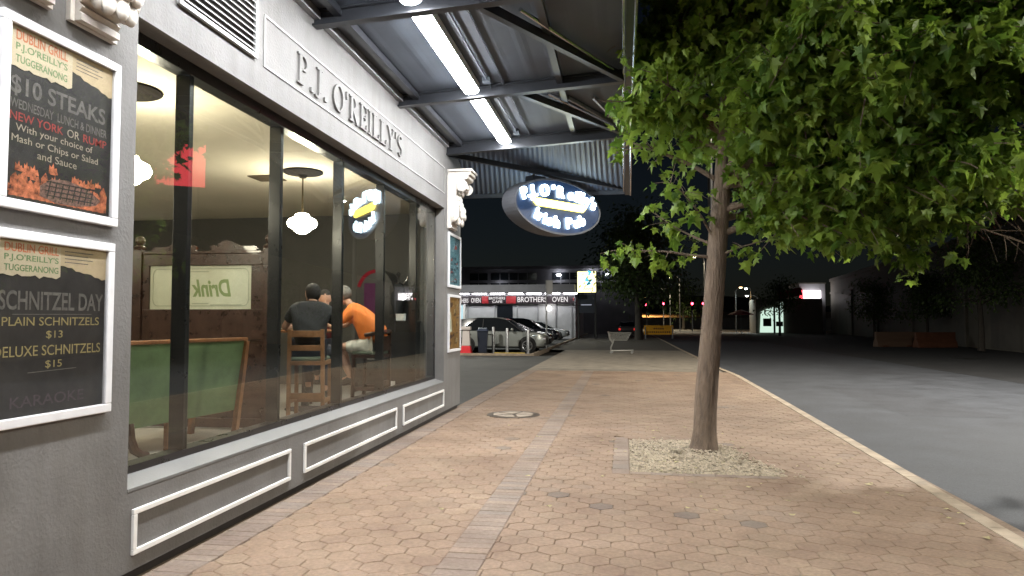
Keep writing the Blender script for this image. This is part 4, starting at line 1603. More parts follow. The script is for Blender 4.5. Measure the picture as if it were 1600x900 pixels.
person('seated man in a black T-shirt with short dark hair, back to the window', dict(
    pelvis=J1(-0.03, 0, 1.27), waist=J1(0.0, 0, 1.42), chest=J1(0.06, 0, 1.63), neck=J1(0.12, 0, 1.82), head=J1(0.17, -0.02, 1.905),
    shl=J1(0.07, -0.2, 1.715), shr=J1(0.07, 0.2, 1.7), ell=J1(0.17, -0.36, 1.5), elr=J1(0.28, 0.27, 1.48), wrl=J1(0.4, -0.3, 1.52), wrr=J1(0.5, 0.12, 1.53),
    hipl=J1(0.04, -0.1, 1.24), hipr=J1(0.04, 0.1, 1.24), knl=J1(0.46, -0.14, 1.22), knr=J1(0.46, 0.14, 1.22), anl=J1(0.34, -0.1, 0.78), anr=J1(0.24, 0.12, 0.74),
    tol=J1(0.46, -0.11, 0.73), tor=J1(0.36, 0.14, 0.69), face=fw_ + rt_ * -0.85 + Vector((0, 0, -0.1))),
    BLACKC, NAVYC, HAIRD, SHOEC, False, 0.62, loc=(bx, by, 0.4))

# person in orange: hunched over the table, facing left
ox, oy = -3.53, 9.56
fo, ro = Vector((-0.99, -0.12, 0)), Vector((-0.12, 0.99, 0))


def J2(f, r_, z):
    return Vector((ox, oy, z)) + fo * f + ro * r_


person('person in an orange top and pale shorts hunched over the bar table', dict(
    pelvis=J2(-0.05, 0, 1.27), waist=J2(-0.04, 0, 1.45), chest=J2(0.1, 0, 1.68), neck=J2(0.32, 0, 1.84), head=J2(0.4, 0, 1.945),
    shl=J2(0.24, -0.19, 1.73), shr=J2(0.24, 0.19, 1.73), ell=J2(0.42, -0.22, 1.52), elr=J2(0.42, 0.22, 1.52), wrl=J2(0.58, -0.14, 1.7), wrr=J2(0.66, 0.12, 1.53),
    hipl=J2(0.04, -0.1, 1.24), hipr=J2(0.04, 0.1, 1.24), knl=J2(0.45, -0.12, 1.22), knr=J2(0.45, 0.14, 1.2), anl=J2(0.27, -0.1, 0.8), anr=J2(0.3, 0.12, 0.76),
    tol=J2(0.4, -0.1, 0.75), tor=J2(0.43, 0.12, 0.71), face=fo + Vector((0, 0, -0.35))),
    ORANGEC, SHORTC, HAIRG, SHOEC, True, 0.8, loc=(ox, oy, 0.4), hairlen=0.8, bulk=1.13)
# third drinker behind the table, mostly hidden
tx, ty = -4.36, 9.85
f3, r3 = Vector((0.42, -0.9, 0)), Vector((-0.9, -0.42, 0))


def J3(f, r_, z):
    return Vector((tx, ty, z)) + f3 * f + r3 * r_


person('dark haired person at the far side of the bar table, mostly hidden behind the others', dict(
    pelvis=J3(-0.05, 0, 1.27), waist=J3(-0.02, 0, 1.42), chest=J3(0.04, 0, 1.62), neck=J3(0.1, 0, 1.8), head=J3(0.14, 0, 1.9),
    shl=J3(0.05, -0.18, 1.69), shr=J3(0.05, 0.18, 1.69), ell=J3(0.2, -0.24, 1.5), elr=J3(0.2, 0.24, 1.5), wrl=J3(0.36, -0.12, 1.53), wrr=J3(0.36, 0.12, 1.53),
    hipl=J3(0.04, -0.1, 1.24), hipr=J3(0.04, 0.1, 1.24), knl=J3(0.4, -0.12, 1.2), knr=J3(0.4, 0.12, 1.2), anl=J3(0.2, -0.1, 0.78), anr=J3(0.2, 0.1, 0.78),
    tol=J3(0.32, -0.1, 0.73), tor=J3(0.32, 0.1, 0.73), face=f3 + Vector((0, 0, -0.15))),
    MAROON, NAVYC, HAIRD, SHOEC, False, 0.7, loc=(tx, ty, 0.4))
st3 = thing('bar_stool', 'bar stool hidden under the person at the far side of the table', 'bar stool', (tx, ty, 0.4), math.atan2(-0.42, -0.9) + PI / 2, 'wooden bar stools at the window')
for sx in (-1, 1):
    for sy in (-1, 1):
        MB().bar((sx * 0.2, sy * 0.18, 0), (sx * 0.18, sy * 0.16, 0.7), 0.04, 0.04, (0, 1, 0)).build('leg', DARKWOOD, st3)
MB().box(-0.2, 0.2, -0.2, 0.2, 0.7, 0.755).build('seat', DARKWOOD, st3, bevel=0.01)
# cup lifted by the person in orange
cp = thing('cup', 'small white cup raised over the bar table', 'cup', J2(0.69, -0.16, 1.75))
MB().lathe([(0.026, 0), (0.028, 0.004), (0.04, 0.08), (0.04, 0.084), (0.035, 0.08), (0.022, 0.01), (0.005, 0.008)], 18).build('bowl', WHITE, cp, smooth=True)

# jukebox and cabinet against the far inside wall
jb = thing('jukebox', 'dark jukebox with a rounded red top inside by the far wall', 'jukebox', (-4.32, 12.1, 0.4))
jw = 0.36
arcp = [(-jw, 0)] + [(-jw, 1.6)] + [(jw * math.cos(R(180 - k * 15)), 1.6 + 0.5 * math.sin(R(180 - k * 15))) for k in range(1, 12)] + [(jw, 1.6), (jw, 0)]
Tj = frame((0, 0, 0), (1, 0, 0))
MB().prism(arcp[::-1], -0.3, 0.22, Tj).build('body', mat('jukebox_black', (0.02, 0.018, 0.018), 0.3, 0, 0.2, 4), jb)
mb = MB()
pts = [(jw * 0.92 * math.cos(R(180 - k * 12)), 1.6 + 0.46 * math.sin(R(180 - k * 12))) for k in range(2, 9)]
mb.tube([Tj @ Vector((p[0], p[1], 0.23)) for p in pts], 0.03, 8).build('arch_light', emis('juke_red', (1, 0.05, 0.08), 0.2), jb)
MB().box(-0.2, 0.14, -0.235, -0.221, 1.3, 1.85).build('display', emis('juke_pink', (0.5, 0.15, 0.3), 0.16), jb)
MB().box(-0.24, -0.06, -0.25, -0.221, 1.12, 1.24).build('label_plate', mat('label_card', (0.6, 0.55, 0.45), 0.6), jb)
MB().box(-0.2, 0.1, -0.24, -0.221, 0.5, 1.02).build('speaker_grille', mat('grille_grey', (0.16, 0.16, 0.16), 0.5, 0.3), jb)
cb = thing('cabinet', 'low black cabinet by the far inside corner of the window', 'cabinet', (-3.72, 11.5, 0.4))
MB().box(-0.27, 0.3, -0.35, 0.35, 0, 1.16).build('carcass', mat('cabinet_black', (0.014, 0.014, 0.015), 0.4, 0, 0.2, 4), cb, bevel=0.008)
MB().box(-0.29, 0.32, -0.37, 0.37, 1.16, 1.19).build('top', mat('cabinet_top', (0.03, 0.03, 0.03), 0.3), cb)
MB().box(-0.12, 0.02, -0.362, -0.351, 0.1, 0.2).build('socket', WHITE, cb)
bxo = thing('paper_box', 'small white card box on top of the black cabinet', 'box', (-3.66, 11.3, 1.591))
MB().box(-0.07, 0.07, -0.05, 0.05, 0, 0.1).build('carton', WHITE, bxo, bevel=0.004)
MB().box(-0.074, 0.074, -0.054, 0.054, 0.1, 0.112).build('lid', WHITE, bxo)
rk = thing('coat_rack', 'black coat stand with hooks and a dark coat behind the cabinet', 'coat stand', (-3.95, 12.05, 0.4))
MB().lathe([(0.03, 0), (0.028, 2.0), (0.04, 2.02), (0.005, 2.06)], 12).build('pole', PLINTH, rk)
MB().lathe([(0.2, 0), (0.2, 0.02), (0.04, 0.05)], 20).build('base', PLINTH, rk)
for k in range(4):
    a = k * PI / 2 + 0.4
    c, s = math.cos(a), math.sin(a)
    MB().tube([(0, 0, 1.85), (c * 0.09, s * 0.09, 1.85), (c * 0.15, s * 0.15, 1.92), (c * 0.16, s * 0.16, 1.97)], 0.012, 6).build('hook', CHROME, rk, smooth=True)
me = skin_me([Vector((0.02, -0.06, 1.86)), Vector((0.03, -0.1, 1.6)), Vector((0.02, -0.1, 1.2)), Vector((-0.1, -0.1, 1.6)), Vector((0.16, -0.1, 1.55))], [(0, 1), (1, 2), (1, 3), (1, 4)], [(0.1, 0.06), (0.15, 0.08), (0.17, 0.09), 0.07, 0.07], 2)
MB().mesh(me, Matrix.Identity(4)).build('coat', BLACKC, rk, smooth=True)

# ================================================================== TREES
BARK = mat('bark', (0.15, 0.11, 0.08), 0.85, 0, 0.35, 9, 0.9, 26)
_n = BARK.node_tree.nodes
_l = BARK.node_tree.links
_tc = [q for q in _n if q.type == 'TEX_COORD'][0]
_mp = _n.new('ShaderNodeMapping')
_mp.inputs['Scale'].default_value = (1, 1, 0.22)
_l.new(_tc.outputs['Object'], _mp.inputs['Vector'])
for _q in _n:
    if _q.type == 'TEX_NOISE':
        _l.new(_mp.outputs[0], _q.inputs['Vector'])
        if _q.inputs['Scale'].default_value < 20:
            _q.inputs['Scale'].default_value = 22
        else:
            _q.inputs['Scale'].default_value = 48
    if _q.type == 'BUMP':
        _q.inputs['Distance'].default_value = 0.03
BARKD = mat('bark_dark', (0.05, 0.042, 0.034), 0.9, 0, 0.3, 6)


def leaf_shape(lobed=True):
    if lobed:      # five pointed maple like outline
        out = [(0, 0), (0.16, 0.1), (0.42, 0.02), (0.3, 0.26), (0.52, 0.48), (0.24, 0.5), (0.2, 0.66), (0, 1.0),
               (-0.2, 0.66), (-0.24, 0.5), (-0.52, 0.48), (-0.3, 0.26), (-0.42, 0.02), (-0.16, 0.1)]
        n = len(out)
        vs = [(x, y, -0.12 * abs(x) - 0.1 * y * y) for x, y in out] + [(0, 0.4, 0.02)]
        return vs, [(i, (i + 1) % n, n) for i in range(n)]
    vs = [(0, 0, 0), (0.28, 0.45, -0.06), (0, 1, -0.1), (-0.28, 0.45, -0.06)]
    return vs, [(0, 1, 2), (0, 2, 3)]


def leaves_mesh(name, spots, shape, m, parent, tone):
    """spots: (position, outward direction, size)"""
    vs0, fs0 = shape
    V, Fc, tn = [], [], []
    vs0 = [Vector(v) for v in vs0]
    for p, d, s in spots:
        # tip hangs outward and down, blade roughly facing up
        d = (Vector(d) + Vector((random.gauss(0, 0.45), random.gauss(0, 0.45), random.gauss(-0.45, 0.4)))).normalized()
        u = Vector((random.gauss(0, 0.5), random.gauss(0, 0.5), 1))
        x = d.cross(u)
        if x.length < 1e-3:
            continue
        x.normalize()
        z = x.cross(d)
        o = len(V)
        c1, c2, asp = random.uniform(-0.1, 0.4), random.uniform(-0.1, 0.35), random.uniform(0.75, 1.15)
        for v in vs0:
            V.append(p + (x * v.x * asp + d * v.y + z * (v.z - c1 * v.y * v.y - c2 * abs(v.x))) * s)
        for f in fs0:
            Fc.append(tuple(i + o for i in f))
        tn.extend([min(1, max(0, random.gauss(0.5, 0.25) + tone(p)))] * len(fs0))
    me = bpy.data.meshes.new(name)
    me.from_pydata([tuple(v) for v in V], [], Fc)
    me.materials.append(m)
    ob = bpy.data.objects.new(name, me)
    COL.objects.link(ob)
    ob.parent = parent
    set_tone(ob, tn)
    return ob


def grow(path_r, start, d, length, bend, n=7):
    pts = [Vector(start)]
    d = Vector(d).normalized()
    for i in range(n):
        d = (d + Vector((random.gauss(0, 0.09), random.gauss(0, 0.09), bend + random.gauss(0, 0.06)))).normalized()
        pts.append(pts[-1] + d * (length / n))
    return pts


def big_tree():
    random.seed(5)
    bxy = Vector((0.95, 8.93, 0))
    t = thing('street_tree', 'young street tree with lobed bright green leaves in a gravel pit', 'tree', bxy)
    trunk_pts = [(0, 0, -0.03), (0.01, 0, 0.06), (0.02, 0, 0.25), (0.05, 0.0, 0.7), (0.1, 0.01, 1.3), (0.15, 0.02, 1.9), (0.2, 0.03, 2.5), (0.26, 0.05, 3.1), (0.3, 0.06, 3.7), (0.36, 0.1, 4.5), (0.4, 0.12, 5.4), (0.5, 0.15, 6.4)]
    tr = [0.2, 0.168, 0.14, 0.131, 0.124, 0.119, 0.113, 0.105, 0.09, 0.08, 0.055, 0.03]
    mb = MB()
    mb.tube(trunk_pts, tr, 20)
    mb.v = [tuple(Vector(p) + Vector((noise.noise(Vector((p[0] * 14, p[1] * 14, p[2] * 1.6))), noise.noise(Vector((p[0] * 14 + 9, p[1] * 14, p[2] * 1.6))), 0)) * 0.018) for p in mb.v]
    mb.build('trunk', BARK, t, smooth=True)
    lim = MB()
    spots = []

    def add_leaves(pts, den, size, spread):
        for a, b in zip(pts, pts[1:]):
            L_ = (b - a).length
            for k in range(max(1, int(L_ * den + random.random()))):
                p = a.lerp(b, random.random())
                off = Vector((random.gauss(0, 1), random.gauss(0, 1), random.gauss(-0.15, 0.8)))
                off = off.normalized() * random.uniform(0.03, spread)
                spots.append((p + off, off, size * random.choice((0.55, 0.75, 0.9, 1.05, 1.2, 1.45)) * random.uniform(0.9, 1.1)))

    def branch(start, d, length, bend, r0, den, twigs, size=0.15, lo=0.25):
        pts = grow(None, start, d, length, bend, 8)
        lim.tube(pts, [r0 * (1 - 0.85 * i / 8) for i in range(9)], 7)
        add_leaves(pts[3:], den * 0.6, size, 0.2)
        for k in range(twigs):
            i = random.uniform(lo, 1.0) * 8
            q = pts[min(7, int(i))].lerp(pts[min(8, int(i) + 1)], i % 1)
            dd = (pts[min(8, int(i) + 1)] - pts[int(i) if i < 8 else 7]).normalized()
            dd = (dd + Vector((random.gauss(0, 0.75), random.gauss(0, 0.75), random.gauss(-0.05, 0.5)))).normalized()
            ln = length * random.uniform(0.16, 0.36)
            tw = grow(None, q, dd, ln, -0.06, 5)
            lim.tube(tw, [r0 * 0.28 * (1 - 0.15 * j) for j in range(6)], 5)
            add_leaves(tw, den, size, 0.22)

    def at_h(z):
        for (a, b) in zip(trunk_pts, trunk_pts[1:]):
            if a[2] <= z <= b[2]:
                return Vector(a).lerp(Vector(b), (z - a[2]) / (b[2] - a[2]))
        return Vector(trunk_pts[-1])

    # low left twigs, sparse
    branch(at_h(2.35), (-1, -0.05, 0.22), 1.15, 0.0, 0.022, 16, 9, 0.12)
    branch(at_h(2.5), (-0.7, 0.5, 0.55), 0.95, -0.02, 0.02, 16, 9, 0.12)
    branch(at_h(2.55), (-0.55, -0.2, 0.9), 1.0, -0.05, 0.02, 16, 9, 0.125)
    branch(at_h(2.4), (0.9, -0.5, 0.1), 0.6, 0.0, 0.018, 9, 2, 0.12)
    # upper left limbs reaching to the awning
    branch(at_h(3.3), (-0.85, -0.1, 0.45), 1.35, -0.03, 0.035, 19, 9, 0.14)
    branch(at_h(3.7), (-0.8, 0.4, 0.6), 1.35, -0.03, 0.035, 22, 10, 0.145)
    branch(at_h(3.9), (-0.6, -0.6, 0.55), 1.5, -0.03, 0.04, 24, 13, 0.145)
    branch(at_h(4.2), (-0.9, 0.0, 0.7), 1.4, -0.03, 0.04, 26, 13, 0.15)
    branch(at_h(4.8), (-0.7, -0.3, 0.7), 1.5, -0.02, 0.04, 26, 13, 0.15)
    # big right hand limbs
    for z, az, el, ln in ((2.65, -12, 20, 2.5), (2.85, 22, 14, 3.0), (2.95, -32, 16, 2.9), (3.0, -5, 6, 3.6), (3.1, 48, 22, 2.8), (3.2, -58, 24, 2.4), (3.3, 8, 14, 4.0), (3.4, -22, 18, 3.8),
                          (3.5, 33, 22, 3.6), (3.6, -40, 28, 3.4), (3.7, 62, 30, 2.8), (3.8, -75, 34, 2.4), (3.9, 0, 24, 4.1), (4.0, 18, 30, 3.9), (4.1, -18, 32, 3.9), (4.2, -50, 38, 3.2),
                          (4.3, 45, 38, 3.4), (4.5, 5, 40, 3.8), (4.6, -30, 44, 3.4), (4.8, 28, 46, 3.4), (4.9, -62, 48, 2.8), (5.1, -8, 52, 3.2), (5.3, 85, 48, 2.4), (5.4, -100, 45, 2.0),
                          (5.6, 20, 60, 2.6), (5.8, -40, 62, 2.4), (5.2, 120, 45, 1.7), (4.6, 100, 35, 2.0)):
        a, e = R(az), R(el)
        branch(at_h(z), (math.cos(a) * math.cos(e), math.sin(a) * math.cos(e), math.sin(e)), ln, -0.035, 0.045, 44, int(12 + ln * 9.5), 0.13, 0.16)
    # limbs towards the street front and the awning
    for z, az, el, ln in ((4.0, -80, 40, 1.9), (3.9, -160, 30, 1.4), (4.0, 165, 26, 1.35), (4.3, -105, 48, 1.8), (4.4, -135, 46, 1.7), (4.5, 150, 40, 1.5),
                          (4.7, 178, 36, 1.4), (4.9, -90, 52, 1.9), (5.0, -160, 50, 1.6), (5.3, 165, 52, 1.5), (3.45, -60, 20, 2.4), (3.25, -35, 4, 2.6), (3.55, 15, 2, 3.4), (3.9, -48, 12, 3.0), (4.3, -15, 12, 4.0)):
        a, e = R(az), R(el)
        branch(at_h(z), (math.cos(a) * math.cos(e), math.sin(a) * math.cos(e), math.sin(e)), ln, -0.035, 0.035, 44, int(10 + ln * 9), 0.128, 0.2)
    # drooping sprays on the right
    branch(Vector((2.2, -0.1, 3.0)), (0.7, -0.2, -0.25), 1.5, -0.05, 0.02, 40, 16, 0.12)
    branch(Vector((1.9, 0.4, 2.85)), (0.8, 0.1, -0.3), 1.1, -0.04, 0.02, 40, 12, 0.12)
    branch(Vector((0.95, -0.3, 2.9)), (0.5, -0.5, -0.4), 0.9, -0.03, 0.018, 24, 8, 0.15)
    branch(Vector((2.9, 0.3, 3.2)), (0.95, 0.0, -0.1), 1.5, -0.03, 0.02, 24, 12, 0.15)
    lim.build('limbs', BARK, t, smooth=True)
    sp2 = []
    for p, d, s in spots:
        if p.x + bxy.x < (0.0 if p.z > 4.3 else -0.12) + 0.12 * noise.noise(p * 3) and p.z > 2.9:
            continue
        zf = interp(p.x + 0.95, [(0.9, 2.1), (1.4, 2.3), (2.4, 2.42), (2.9, 2.3), (3.2, 2.05), (3.7, 2.1), (3.95, 2.65), (4.3, 2.95), (5.5, 3.0)])
        if p.x > 0.2 and p.z < zf:
            continue
        sp2.append((p, d, s))
    lm = leaf_mat('maple_leaf', (0.06, 0.13, 0.014), (0.25, 0.36, 0.05), 0.48)
    leaves_mesh('crown', sp2, leaf_shape(True), lm, t, lambda p: 0.5 * noise.noise(p * 1.3))
    print('LEAVES', len(sp2))
    return t


big_tree()

LDARK = leaf_mat('dark_leaf', (0.045, 0.08, 0.022), (0.1, 0.15, 0.04), 0.35)


def small_tree(lab, x, y, h, rad, trunk_h, trunk_r, nl, size, seed, group='trees along the far street', bare=0.0, zb=0.0):
    random.seed(seed)
    t = thing('street_tree', lab, 'tree', (x, y, zb), 0, group)
    MB().tube([(0, 0, -0.05), (0.02, 0, 0.1), (0.03, 0, trunk_h * 0.5), (0.0, 0.03, trunk_h), (0.05, 0, (trunk_h + h) / 2), (0.1, 0.0, h * 0.92)],
              [trunk_r * 1.25, trunk_r, trunk_r * 0.85, trunk_r * 0.75, trunk_r * 0.4, trunk_r * 0.12], 10).build('trunk', BARKD, t, smooth=True)
    lim = MB()
    spots = []
    nb = 16
    for k in range(nb):
        z = trunk_h + (h - trunk_h) * 0.75 * (k / nb) ** 1.1
        a = k * 2.4 + random.uniform(-0.4, 0.4)
        ln = rad * (1.0 - 0.45 * (k / nb)) * random.uniform(0.75, 1.12)
        e = random.uniform(0.25, 0.8)
        pts = grow(None, (0, 0, z), (math.cos(a), math.sin(a), e), ln, -0.03, 6)
        lim.tube(pts, [trunk_r * 0.35 * (1 - 0.13 * j) for j in range(7)], 5)
        for q in range(int(nl / nb)):
            u = random.uniform(0.2, 1.05) * 6
            i = min(5, int(u))
            p = pts[i].lerp(pts[i + 1], min(1.2, u - i))
            off = Vector((random.gauss(0, 1), random.gauss(0, 1), random.gauss(0, 0.75))) * rad * 0.17
            spots.append((p + off, off.normalized() if off.length else Vector((1, 0, 0)), size * random.uniform(0.6, 1.2)))
    lim.build('limbs', BARKD, t)
    leaves_mesh('crown', spots, leaf_shape(False), LDARK, t, lambda p: 0.4 * noise.noise(p * 0.7 + Vector((seed, 0, 0))))
    return t


small_tree('large dark leafy tree past the driveway, behind the shopping trolley', 1.2, 58, 11.5, 4.2, 3.0, 0.36, 5200, 0.34, 31)
small_tree('tall dark tree behind the awning end, further up the footpath', 1.6, 84, 16.0, 6.0, 4.0, 0.4, 4200, 0.5, 32)
small_tree('small dark tree in front of the lit white shopfront across the street', 16.3, 78, 6.6, 2.6, 2.2, 0.14, 1500, 0.3, 33)
small_tree('thin spreading tree before the long garage wall', 20.4, 62, 5.4, 2.2, 1.6, 0.12, 2600, 0.22, 34)
small_tree('thin upright tree above the orange plastic barrier', 20.3, 51.5, 5.6, 1.8, 1.8, 0.1, 2600, 0.22, 35)
small_tree('tall dark tree against the garage wall at the right edge', 18.8, 41.0, 7.5, 2.4, 2.4, 0.16, 4200, 0.22, 36)
small_tree('dark rounded tree beyond the far traffic lights', 10.5, 128, 9.5, 5.0, 2.2, 0.3, 1500, 0.5, 37)

# ================================================================== CARS
TYRE = mat('tyre', (0.018, 0.018, 0.018), 0.85)
RIM = mat('alloy_rim', (0.55, 0.56, 0.57), 0.3, 0.8)
CARGLASS = mat('car_glass', (0.012, 0.014, 0.016), 0.06, 0, coat=0.5)
TRIM = mat('car_trim', (0.02, 0.02, 0.02), 0.6)
LAMPC = mat('headlamp', (0.7, 0.72, 0.75), 0.08, 0.2, coat=1.0)


def car(lab, x, y, rz, paint, stations, cabin, length, half, wheel_r, tail=None, group='cars parked in the car park'):
    """x forward. stations: (x, zlow, zbelt, halfwidth); cabin: (x, z base, z top, half top)"""
    t = thing('parked_car', lab, 'car', (x, y, 0.0), rz, group)
    vs, fs = [], []
    prof = lambda zl, zb, hw: [(-hw * 0.86, zl), (-hw * 0.97, zl + 0.08), (-hw, zl + (zb - zl) * 0.55), (-hw * 0.965, zb - 0.04), (-hw * 0.9, zb), (hw * 0.9, zb), (hw * 0.965, zb - 0.04),
                               (hw, zl + (zb - zl) * 0.55), (hw * 0.97, zl + 0.08), (hw * 0.86, zl)]
    for (sx, zl, zb, hw) in stations:
        vs += [(sx, p[0], p[1]) for p in prof(zl, zb, hw)]
    n = 10
    for i in range(len(stations) - 1):
        for k in range(n):
            k2 = (k + 1) % n
            fs.append((i * n + k, i * n + k2, (i + 1) * n + k2, (i + 1) * n + k))
    fs += [tuple(range(n)), tuple(range((len(stations) - 1) * n + n - 1, (len(stations) - 1) * n - 1, -1))]
    MB().add(vs, fs).build('body', paint, t, smooth=True)
    vs, fs = [], []
    for (sx, zb, zt_, ht) in cabin:
        vs += [(sx, -half * 0.9, zb), (sx, -ht, zt_), (sx, ht, zt_), (sx, half * 0.9, zb)]
    for i in range(len(cabin) - 1):
        for k in range(4):
            k2 = (k + 1) % 4
            fs.append((i * 4 + k, i * 4 + k2, (i + 1) * 4 + k2, (i + 1) * 4 + k))
    fs += [(0, 1, 2, 3), tuple((len(cabin) - 1) * 4 + k for k in (3, 2, 1, 0))]
    MB().add(vs, fs).build('windows', CARGLASS, t)
    # roof skin over the glasshouse
    rs = [c for c in cabin if c[2] - c[1] > 0.35]
    vs, fs = [], []
    for (sx, zb, zt_, ht) in rs:
        vs += [(sx, -ht - 0.012, zt_ - 0.05), (sx, -ht * 0.9, zt_ + 0.022), (sx, ht * 0.9, zt_ + 0.022), (sx, ht + 0.012, zt_ - 0.05)]
    for i in range(len(rs) - 1):
        for k in range(3):
            fs.append((i * 4 + k, i * 4 + k + 1, (i + 1) * 4 + k + 1, (i + 1) * 4 + k))
    MB().add(vs, fs).build('roof', paint, t, smooth=True)
    for s in (-1, 1):
        for (c0, c1) in ((cabin[0], cabin[1]), (cabin[-1], cabin[-2])):
            MB().bar((c0[0], s * (half * 0.9 + 0.004), c0[1]), (c1[0], s * (c1[3] + 0.006), c1[2]), 0.07, 0.03).build('pillar', TRIM, t)
        mid = (rs[0][0] + rs[-1][0]) / 2
        MB().bar((mid, s * (half * 0.9 + 0.004), rs[0][1]), (mid, s * (rs[0][3] + 0.006), rs[0][2]), 0.09, 0.02, (1, 0, 0)).build('pillar', TRIM, t)
    wx = (length * 0.5 - 0.86, -length * 0.5 + 0.82)
    for cx in wx:
        for s in (-1, 1):
            MB().lathe([(wheel_r + 0.07, -0.004), (wheel_r + 0.07, 0.006)], 24, Matrix.Translation((cx, s * (half * 0.99), wheel_r + 0.03)) @ Matrix.Rotation(PI / 2, 4, 'X')).build('wheel_arch', TRIM, t)
            wl_ = MB().lathe([(wheel_r * 0.66, -0.1), (wheel_r * 0.95, -0.1), (wheel_r, -0.07), (wheel_r, 0.07), (wheel_r * 0.95, 0.1), (wheel_r * 0.66, 0.1)], 24,
                             Matrix.Translation((cx, s * (half - 0.07), wheel_r)) @ Matrix.Rotation(PI / 2, 4, 'X')).build('wheel', TYRE, t, smooth=True)
            rm = MB()
            for k in range(5):
                a = k * 2 * PI / 5 + 0.3
                rm.bar((cx, s * (half + 0.034), wheel_r), (cx + math.cos(a) * wheel_r * 0.63, s * (half + 0.034), wheel_r + math.sin(a) * wheel_r * 0.63), 0.02, 0.07, (0, 1, 0))
            rm.lathe([(wheel_r * 0.16, 0.0), (wheel_r * 0.12, 0.014)], 12, Matrix.Translation((cx, s * (half + 0.04), wheel_r)) @ Matrix.Rotation(-s * PI / 2, 4, 'X'))
            ring = [(cx + math.cos(2 * PI * k / 20) * wheel_r * 0.64, s * (half + 0.032), wheel_r + math.sin(2 * PI * k / 20) * wheel_r * 0.64) for k in range(21)]
            rm.tube(ring, 0.022, 6)
            rm.build('rim', RIM, wl_)
    xf, xr = stations[-1][0], stations[0][0]
    zf = stations[-1][2]
    for s in (-1, 1):
        MB().sphere((xf - 0.09, s * half * 0.72, zf - 0.1), 0.11, 0.17, 0.075, 12, 8).build('headlight', LAMPC, t, smooth=True)
        MB().box(xr - 0.02, xr + 0.06, s * half * 0.78 - 0.1, s * half * 0.78 + 0.1, stations[0][2] - 0.26, stations[0][2] - 0.05).build('taillight', tail or mat('tail_red', (0.3, 0.01, 0.01), 0.25), t, bevel=0.015)
        MB().sphere((cabin[-1][0] - 0.5, s * (half + 0.1), cabin[-1][1] + 0.12), 0.08, 0.1, 0.075, 10, 7).build('mirror', paint, t, smooth=True)
    MB().box(xf - 0.03, xf + 0.012, -half * 0.5, half * 0.5, zf - 0.26, zf - 0.08).build('grille', TRIM, t)
    MB().box(xf - 0.06, xf + 0.03, -half * 0.8, half * 0.8, stations[-1][1] + 0.02, stations[-1][1] + 0.12).build('bumper', TRIM, t, bevel=0.01)
    for s in (-1, 1):
        for cx in (mid + 0.28, mid - 0.75):
            MB().box(cx, cx + 0.18, s * half - 0.012, s * half + 0.014, 0.88, 0.92).build('door_handle', TRIM, t)
    return t


def suv(lab, x, y, paint, rz=0.0, tail=None, k=1.0, **kw):
    return car(lab, x, y, rz, paint,
               [(-2.32, 0.42, 0.95, 0.8), (-2.25, 0.32, 1.08, 0.88), (-1.9, 0.26, 1.1, 0.94), (-1.0, 0.25, 1.08, 0.95), (0.3, 0.25, 1.06, 0.95), (1.0, 0.25, 1.05, 0.94), (1.9, 0.26, 0.98, 0.92), (2.2, 0.3, 0.9, 0.85), (2.34, 0.38, 0.78, 0.72)],
               [(-2.2, 1.06, 1.09, 0.7), (-1.9, 1.08, 1.62, 0.66), (-1.0, 1.08, 1.71, 0.68), (0.0, 1.06, 1.7, 0.67), (0.45, 1.05, 1.6, 0.64), (1.25, 1.02, 1.05, 0.72)], 4.68, 0.95, 0.36, tail, **kw)


def sedan(lab, x, y, paint, rz=0.0, tail=None, **kw):
    return car(lab, x, y, rz, paint,
               [(-2.3, 0.4, 0.88, 0.75), (-2.2, 0.28, 0.98, 0.86), (-1.7, 0.22, 1.0, 0.9), (-0.8, 0.2, 0.98, 0.91), (0.5, 0.2, 0.95, 0.91), (1.0, 0.2, 0.93, 0.9), (1.9, 0.22, 0.84, 0.87), (2.2, 0.26, 0.75, 0.78), (2.3, 0.34, 0.66, 0.66)],
               [(-1.75, 0.98, 1.01, 0.66), (-1.05, 0.98, 1.36, 0.6), (-0.4, 0.98, 1.45, 0.62), (0.15, 0.97, 1.42, 0.61), (1.1, 0.93, 0.96, 0.68)], 4.6, 0.91, 0.32, tail, **kw)


SILVER = mat('silver_paint', (0.34, 0.36, 0.34), 0.35, 0.5, coat=0.6)
BLACKP = mat('black_paint', (0.012, 0.012, 0.015), 0.2, 0.2, coat=1.0)
suv('silver four wheel drive parked side on nearest the pub', -6.05, 34.6, SILVER)
suv('black four wheel drive parked beside the silver one', -6.5, 37.9, BLACKP)
sedan('black sedan third along the row of parked cars', -6.5, 42.2, BLACKP)
suv('dark blue wagon fourth along the row of parked cars', -6.6, 47.2, mat('navy_paint', (0.012, 0.015, 0.03), 0.2, 0.2, coat=1.0))
sedan('pale silver sedan at the far end of the row of parked cars', -6.7, 57.5, mat('pale_paint', (0.4, 0.42, 0.45), 0.3, 0.4, coat=0.6))
sedan('grey car with red tail lights parked under the dark tree', 0.35, 70.0, mat('grey_paint', (0.2, 0.2, 0.2), 0.35, 0.4), PI / 2, emis('tail_lit', (1, 0.05, 0.04), 0.5), group='cars by the footpath')

